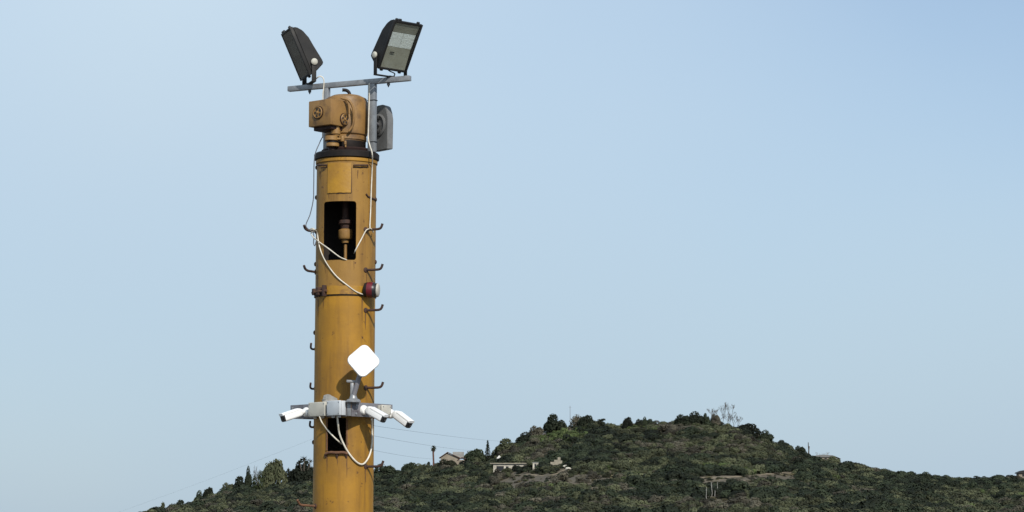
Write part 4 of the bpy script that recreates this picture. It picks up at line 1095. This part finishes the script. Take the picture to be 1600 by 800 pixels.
# bolts along the plates
for u in (.12, .3): 
    p = Kl.lerp(Kc1, u); 
ld = (Kc1 - Kl).normalized(); ln = Vector((ld.y, -ld.x, 0)); rd = (Kr - Kc2).normalized(); rn = Vector((rd.y, -rd.x, 0))
def bolt_on(K, d, n_, L, zoff, m=GALV):
    p = K + d * L + Vector((0, 0, zoff)) + n_ * .0025
    bm = NB(); add_lathe(bm, frame_mat(p, d, Vector((0, 0, 1)), n_), [(.010, 0), (.010, .006), (.005, .008)], 6); obj('bolt', bm, m, cbk, 30)
Lr = (Kr - Kc2).length; Ll = (Kc1 - Kl).length
bolt_on(Kl, ld, ln, .03, -.025); bolt_on(Kl, ld, ln, .03, -.08); bolt_on(Kc2, rd, rn, .05, -.02); bolt_on(Kc2, rd, rn, .05, -.085)

# junction boxes
def solve_u(K0, K1, px):
    lo, hi = 0.0, 1.0
    for _ in range(30):
        m_ = (lo + hi) / 2
        if row_of(*(K0.lerp(K1, m_)))[0] < px: lo = m_
        else: hi = m_
    return lo
def jbox(px0, px1, K0, K1, d, n_, top, h, depth, m, label):
    u0, u1 = solve_u(K0, K1, px0), solve_u(K0, K1, px1); a = K0.lerp(K1, u0); b_ = K0.lerp(K1, u1); c_ = (a + b_) / 2 + n_ * (depth / 2 + .003)
    c_.z = zt_ + top - h / 2; w_ = (b_ - a).length
    t = empty('junction_box', c_ + Vector((0, 0, -h / 2))); tag(t, label, 'box', 'junction boxes on the camera bracket')
    M = frame_mat(c_, d, -n_, Vector((0, 0, 1)))
    bm = NB(); add_box(bm, M @ T((0, .010, 0)), w_, depth - .02, h, .004); obj('body', bm, m, t, 30)
    bm = NB(); add_box(bm, M @ T((0, -depth / 2 + .0095, 0)), w_ + .004, .019, h + .004, .006, 3); lid = obj('lid', bm, m, t, 30)
    for sx in (-1, 1):
        for sz in (-1, 1):
            bm = NB(); add_lathe(bm, M @ T((sx * (w_ / 2 - .012), -depth / 2, sz * (h / 2 - .012))) @ Matrix.Rotation(math.pi / 2, 4, 'X'), [(.005, -.001), (.005, .0015), (.002, .002)], 8); obj('screw', bm, GALV, lid)
    for sx in (-.5, .25):
        bm = NB(); add_lathe(bm, M @ T((sx * w_ * .6, .01, -h / 2)), [(.012, -.016), (.014, -.012), (.014, .001)], 10); obj('cable_gland', bm, m, t, 30)
    return t
jbox(491, 516.5, Kl, Kc1, ld, ln, .006, .104, .055, CREAM, 'cream square junction box at the left of the camera bracket')
jbox(521, 541, Kl, Kc1, ld, ln, .010, .108, .062, LGREY, 'light grey junction box at the front corner of the camera bracket')
jbox(589, 603, Kc2, Kr, rd, rn, -.012, .07, .05, CREAM, 'small cream junction box at the right end of the camera bracket')

# ------------------------------------------------------------------ bullet cameras
def bullet(base, n_, yaw, tilt, label, arm=.07, L=.162, r=.032):
    """base: point on the plate; body axis faces yaw (from the viewer's side to the right) and down"""
    f_ = Vector((math.sin(yaw) * math.cos(tilt), -math.cos(yaw) * math.cos(tilt), -math.sin(tilt)))
    sx = f_.cross(Vector((0, 0, 1))).normalized(); up = sx.cross(f_).normalized()
    t = empty('bullet_camera', base); tag(t, label, 'camera', 'bullet cameras on the bracket')
    bs = frame_mat(base, n_.cross(Vector((0, 0, 1))).normalized() * -1, Vector((0, 0, 1)), n_)
    bm = NB(); add_lathe(bm, bs, [(.036, .0), (.036, .014), (.031, .022), (.018, .026)], 24); obj('mount_base', bm, WHITE, t, 35)
    j1 = base + n_ * .045; j2 = j1 + f_ * arm + Vector((0, 0, -.004))
    bm = NB(); add_tube(bm, smooth_path([base + n_ * .015, j1, j2], 6), .016, 12)
    bmesh.ops.create_uvsphere(bm, u_segments=14, v_segments=8, radius=.021, matrix=T(j1)); obj('mount_arm', bm, WHITE, t, 50)
    ce = j2 + f_ * (L * .35) + up * .008; M = frame_mat(ce, sx, up, f_)
    def rrect(w, h, rad, z, sh=0.0):
        o = []
        for (cx_, cy_, s0) in ((w - rad, h - rad, 0), (-w + rad, h - rad, 1), (-w + rad, -h + rad, 2), (w - rad, -h + rad, 3)):
            for k in range(5): a = (s0 + k / 4) * math.pi / 2; o.append((cx_ + rad * math.cos(a), cy_ + rad * math.sin(a) + sh, z))
        return o
    def loft(name, secs, m, parent=t):
        bm = NB(); rings = [[bm.verts.new(M @ Vector(p)) for p in s_] for s_ in secs]
        for a, b_ in zip(rings, rings[1:]):
            n = len(a)
            for k in range(n): bm.faces.new((a[k], a[(k + 1) % n], b_[(k + 1) % n], b_[k]))
        bm.faces.new(rings[0][::-1]); bm.faces.new(rings[-1]); return obj(name, bm, m, parent, 40)
    h2 = L / 2
    body = loft('body', [rrect(r * .6, r * .6, r * .3, -h2 - .004), rrect(r * .92, r * .92, r * .4, -h2 + .012), rrect(r, r, r * .5, -h2 + .03), rrect(r, r, r * .5, h2 - .008)], WHITE)
    loft('sun_visor', [rrect(r * 1.05, r * .3, r * .2, -h2 + .03, r * .8), rrect(r * 1.05, r * .3, r * .2, h2 + .008, r * .8)], WHITE)
    face = loft('lens_face', [rrect(r * .97, r * .97, r * .5, h2 - .0075), rrect(r * .97, r * .97, r * .5, h2 + .004)], BLACK)
    bm = NB(); add_lathe(bm, M @ T((0, -.002, h2 + .0041)), [(r * .5, 0), (r * .5, .004), (r * .35, .005), (r * .3, .002)], 18); obj('lens', bm, DARKW, face, 40)
    return t
u = solve_u(Kl, Kc1, 480); bullet(Kl.lerp(Kc1, u) + Vector((0, 0, -.06)) + ln * .0026, ln, R_(-60), R_(18), 'white bullet camera pointing left at the left end of the bracket', arm=.03)
u = solve_u(Kc2, Kr, 567); bullet(Kc2.lerp(Kr, u) + Vector((0, 0, -.055)) + rn * .0026, rn, R_(62), R_(27), 'white bullet camera pointing right, mounted next to the front corner of the bracket', arm=.02)
u = solve_u(Kc2, Kr, 609); bullet(Kc2.lerp(Kr, u) + Vector((0, 0, -.072)) + rn * .0026, rn, R_(58), R_(33), 'white bullet camera at the far right end of the bracket, the lowest one', arm=.02)

# ------------------------------------------------------------------ white diamond-shaped panel antenna on its arm
wa = empty('wireless_antenna', P(552, 627, Y0 - .36)); tag(wa, 'white diamond-turned rounded square wireless antenna on a grey arm', 'antenna')
ya = Y0 - .44; pc = P(568, 564, ya)
nrm = Vector((.10, -1, .04)).normalized(); sx = nrm.cross(Vector((0, 0, 1))).normalized() * -1; upv = nrm.cross(sx).normalized()
if upv.z < 0: upv = -upv
AM = frame_mat(pc, sx, -nrm, upv) @ Matrix.Rotation(R_(-41), 4, 'Y')
def rsq(h, rad, y, bulge=.04):
    o = []
    for (cx_, cz_, s0) in ((h - rad, h - rad, 0), (-h + rad, h - rad, 1), (-h + rad, -h + rad, 2), (h - rad, -h + rad, 3)):
        for k in range(8):
            a = (s0 + k / 7) * math.pi / 2; x, z = cx_ + rad * math.cos(a), cz_ + rad * math.sin(a); o.append((x, y, z))
    return o
bm = NB(); hs_ = .0975
rings = [[bm.verts.new(AM @ Vector(p)) for p in rsq(*s_)] for s_ in ((hs_ * .9, .04, .022), (hs_, .046, .014), (hs_, .046, -.006), (hs_ * .96, .043, -.012))]
for a, b_ in zip(rings, rings[1:]):
    for k in range(32): bm.faces.new((a[k], a[(k + 1) % 32], b_[(k + 1) % 32], b_[k]))
bm.faces.new(rings[0]); bm.faces.new(rings[-1]); obj('panel', bm, WHITE, wa, 40)
bm = NB(); lp = P(547, 561, ya - .014); add_lathe(bm, frame_mat(lp, sx, upv, nrm), [(.0085, -.006), (.0085, .003), (.006, .0034)], 14); obj('emblem', bm, GALVD, wa)
bm = NB(); add_tube(bm, smooth_path([AM @ Vector((0, .02, 0)), P(566, 578, ya + .05), P(561, 590, ya + .06), P(557, 603, ya + .065), P(553, 617, ya + .07), P(552, 624, ya + .07)], 5), [.02] * 10 + [.019] * 16, 12); obj('arm', bm, GALVD, wa, 50)
bm = NB(); add_box(bm, T(P(549, 596, ya + .075)) @ Matrix.Rotation(R_(4), 4, 'Y'), .072, .03, .02, .004); add_box(bm, T(P(550, 609, ya + .075)), .024, .024, .10, .003); obj('clamp', bm, GALV, wa, 30)
bm = NB(); pb = P(552, 626, ya + .075); add_lathe(bm, T(pb), [(.056, -.012), (.056, -.002), (.045, .010), (.03, .016), (.022, .045)], 24); obj('base', bm, GALV, wa, 40)
bm = NB(); add_box(bm, T(P(556, 629.5, ya + .11)), .05, .12, .006, .001); obj('base_plate', bm, GALV, wa, 30)

# ------------------------------------------------------------------ cables
def cable(label, points, r, m=CABLE, name='cable', cat='cable', sub=8):
    bm = NB(); add_tube(bm, smooth_path(points, sub), r * .8, 8); return tag(obj(name, bm, m, None, 60), label, cat, 'cables on the mast')
ql = on_bar(505); pe = surf(490, 358, .05)
cable('white lead curling from the left floodlight down the left post', [on_bar(490) + Vector((0, -.02, .04)), P(497, 120.5, ql.y - .03), P(502, 119.5, ql.y - .03), P(506, 125, ql.y - .03), P(505.5, 139, ql.y - .032), P(504.5, 150, ql.y - .03), P(504.5, 185, ql.y - .03), P(504, 215, ql.y - .06)], .0055)
cable('thin grey cable hanging from the mast head to the upper left foot peg', [P(504, 214, Y0 - .05), P(499, 224, Y0 - .15), P(491.5, 246, Y0 - .17), P(490.2, 290, Y0 - .16), P(489.5, 312, Y0 - .16), P(484.5, 335, Y0 - .16), P(478, 352, Y0 - .17), P(484, 360, Y0 - .18)], .0048, DCABLE)
c0 = surf(492, 361, .03)
cable('white cable running from the upper left foot peg into the large opening', [P(482, 359, Y0 - .15), P(489, 357, Y0 - .19), P(491.5, 361, Y0 - .17), P(486, 364, Y0 - .15), P(490, 371, Y0 - .2), surf(500, 379, .012), surf(514, 389, .012), surf(530, 401, .010), surf(540, 405.5, .004), P(545, 408, Y0 - .18)], .0058)
cable('white cable looping from the upper left foot peg down to the warning beacon', [P(485, 360, Y0 - .17), P(491, 358.5, Y0 - .2), surf(495.5, 364, .014), surf(498, 380, .010), surf(503, 397, .008), surf(512, 414, .008), surf(526, 432, .010), surf(543, 446, .012), surf(557, 456, .016), surf(570, 461, .03)], .0062)
cable('short grey cable loop hanging from the upper left foot peg', [P(489, 362, Y0 - .18), P(490.5, 370, Y0 - .18), P(490, 380, Y0 - .18), P(492, 384, Y0 - .17), surf(493.5, 378, .01)], .0045, DCABLE)
yq = qr.y - .035
cable('long white cable down the right post and tube into the large opening', [P(577, 130, yq), P(577, 150, yq), P(576, 185, yq), P(575.5, 215, yq - .01), P(578, 228, yq - .04), P(581.5, 240, yq - .09), surf(581.5, 262, .012), surf(580, 300, .010), surf(579, 330, .010), surf(578, 350, .016), surf(577.5, 357, .03), surf(572, 360, .02), surf(565, 373, .010), surf(555.5, 391, .003), P(554, 396, Y0 - .16)], .0062)
cable('short white cable tail tied round the upper right foot peg', [surf(577, 356, .045), surf(580.5, 358, .05), surf(583, 363, .03), surf(582.5, 361, .02)], .0055)
cable('white cable from the cream junction box into the small lower opening', [P(499, 650, Y0 - .21), P(503, 660, Y0 - .245), surf(511, 671, .016), surf(521, 682, .012), surf(530, 690.5, .003), P(533, 694, Y0 - .16)], .0068)
cable('thick white cable looping in a wide U below the light grey junction box', [P(527, 648, Y0 - .30), P(528, 660, Y0 - .30), P(530, 676, Y0 - .262), surf(536, 692, .018), surf(545, 708, .013), surf(556, 721, .013), surf(565, 725.5, .014), surf(572, 721, .014), surf(578.5, 708, .016), surf(581.5, 690, .018), surf(581.5, 670, .018), P(581, 655, Y0 - .2)], .0088)
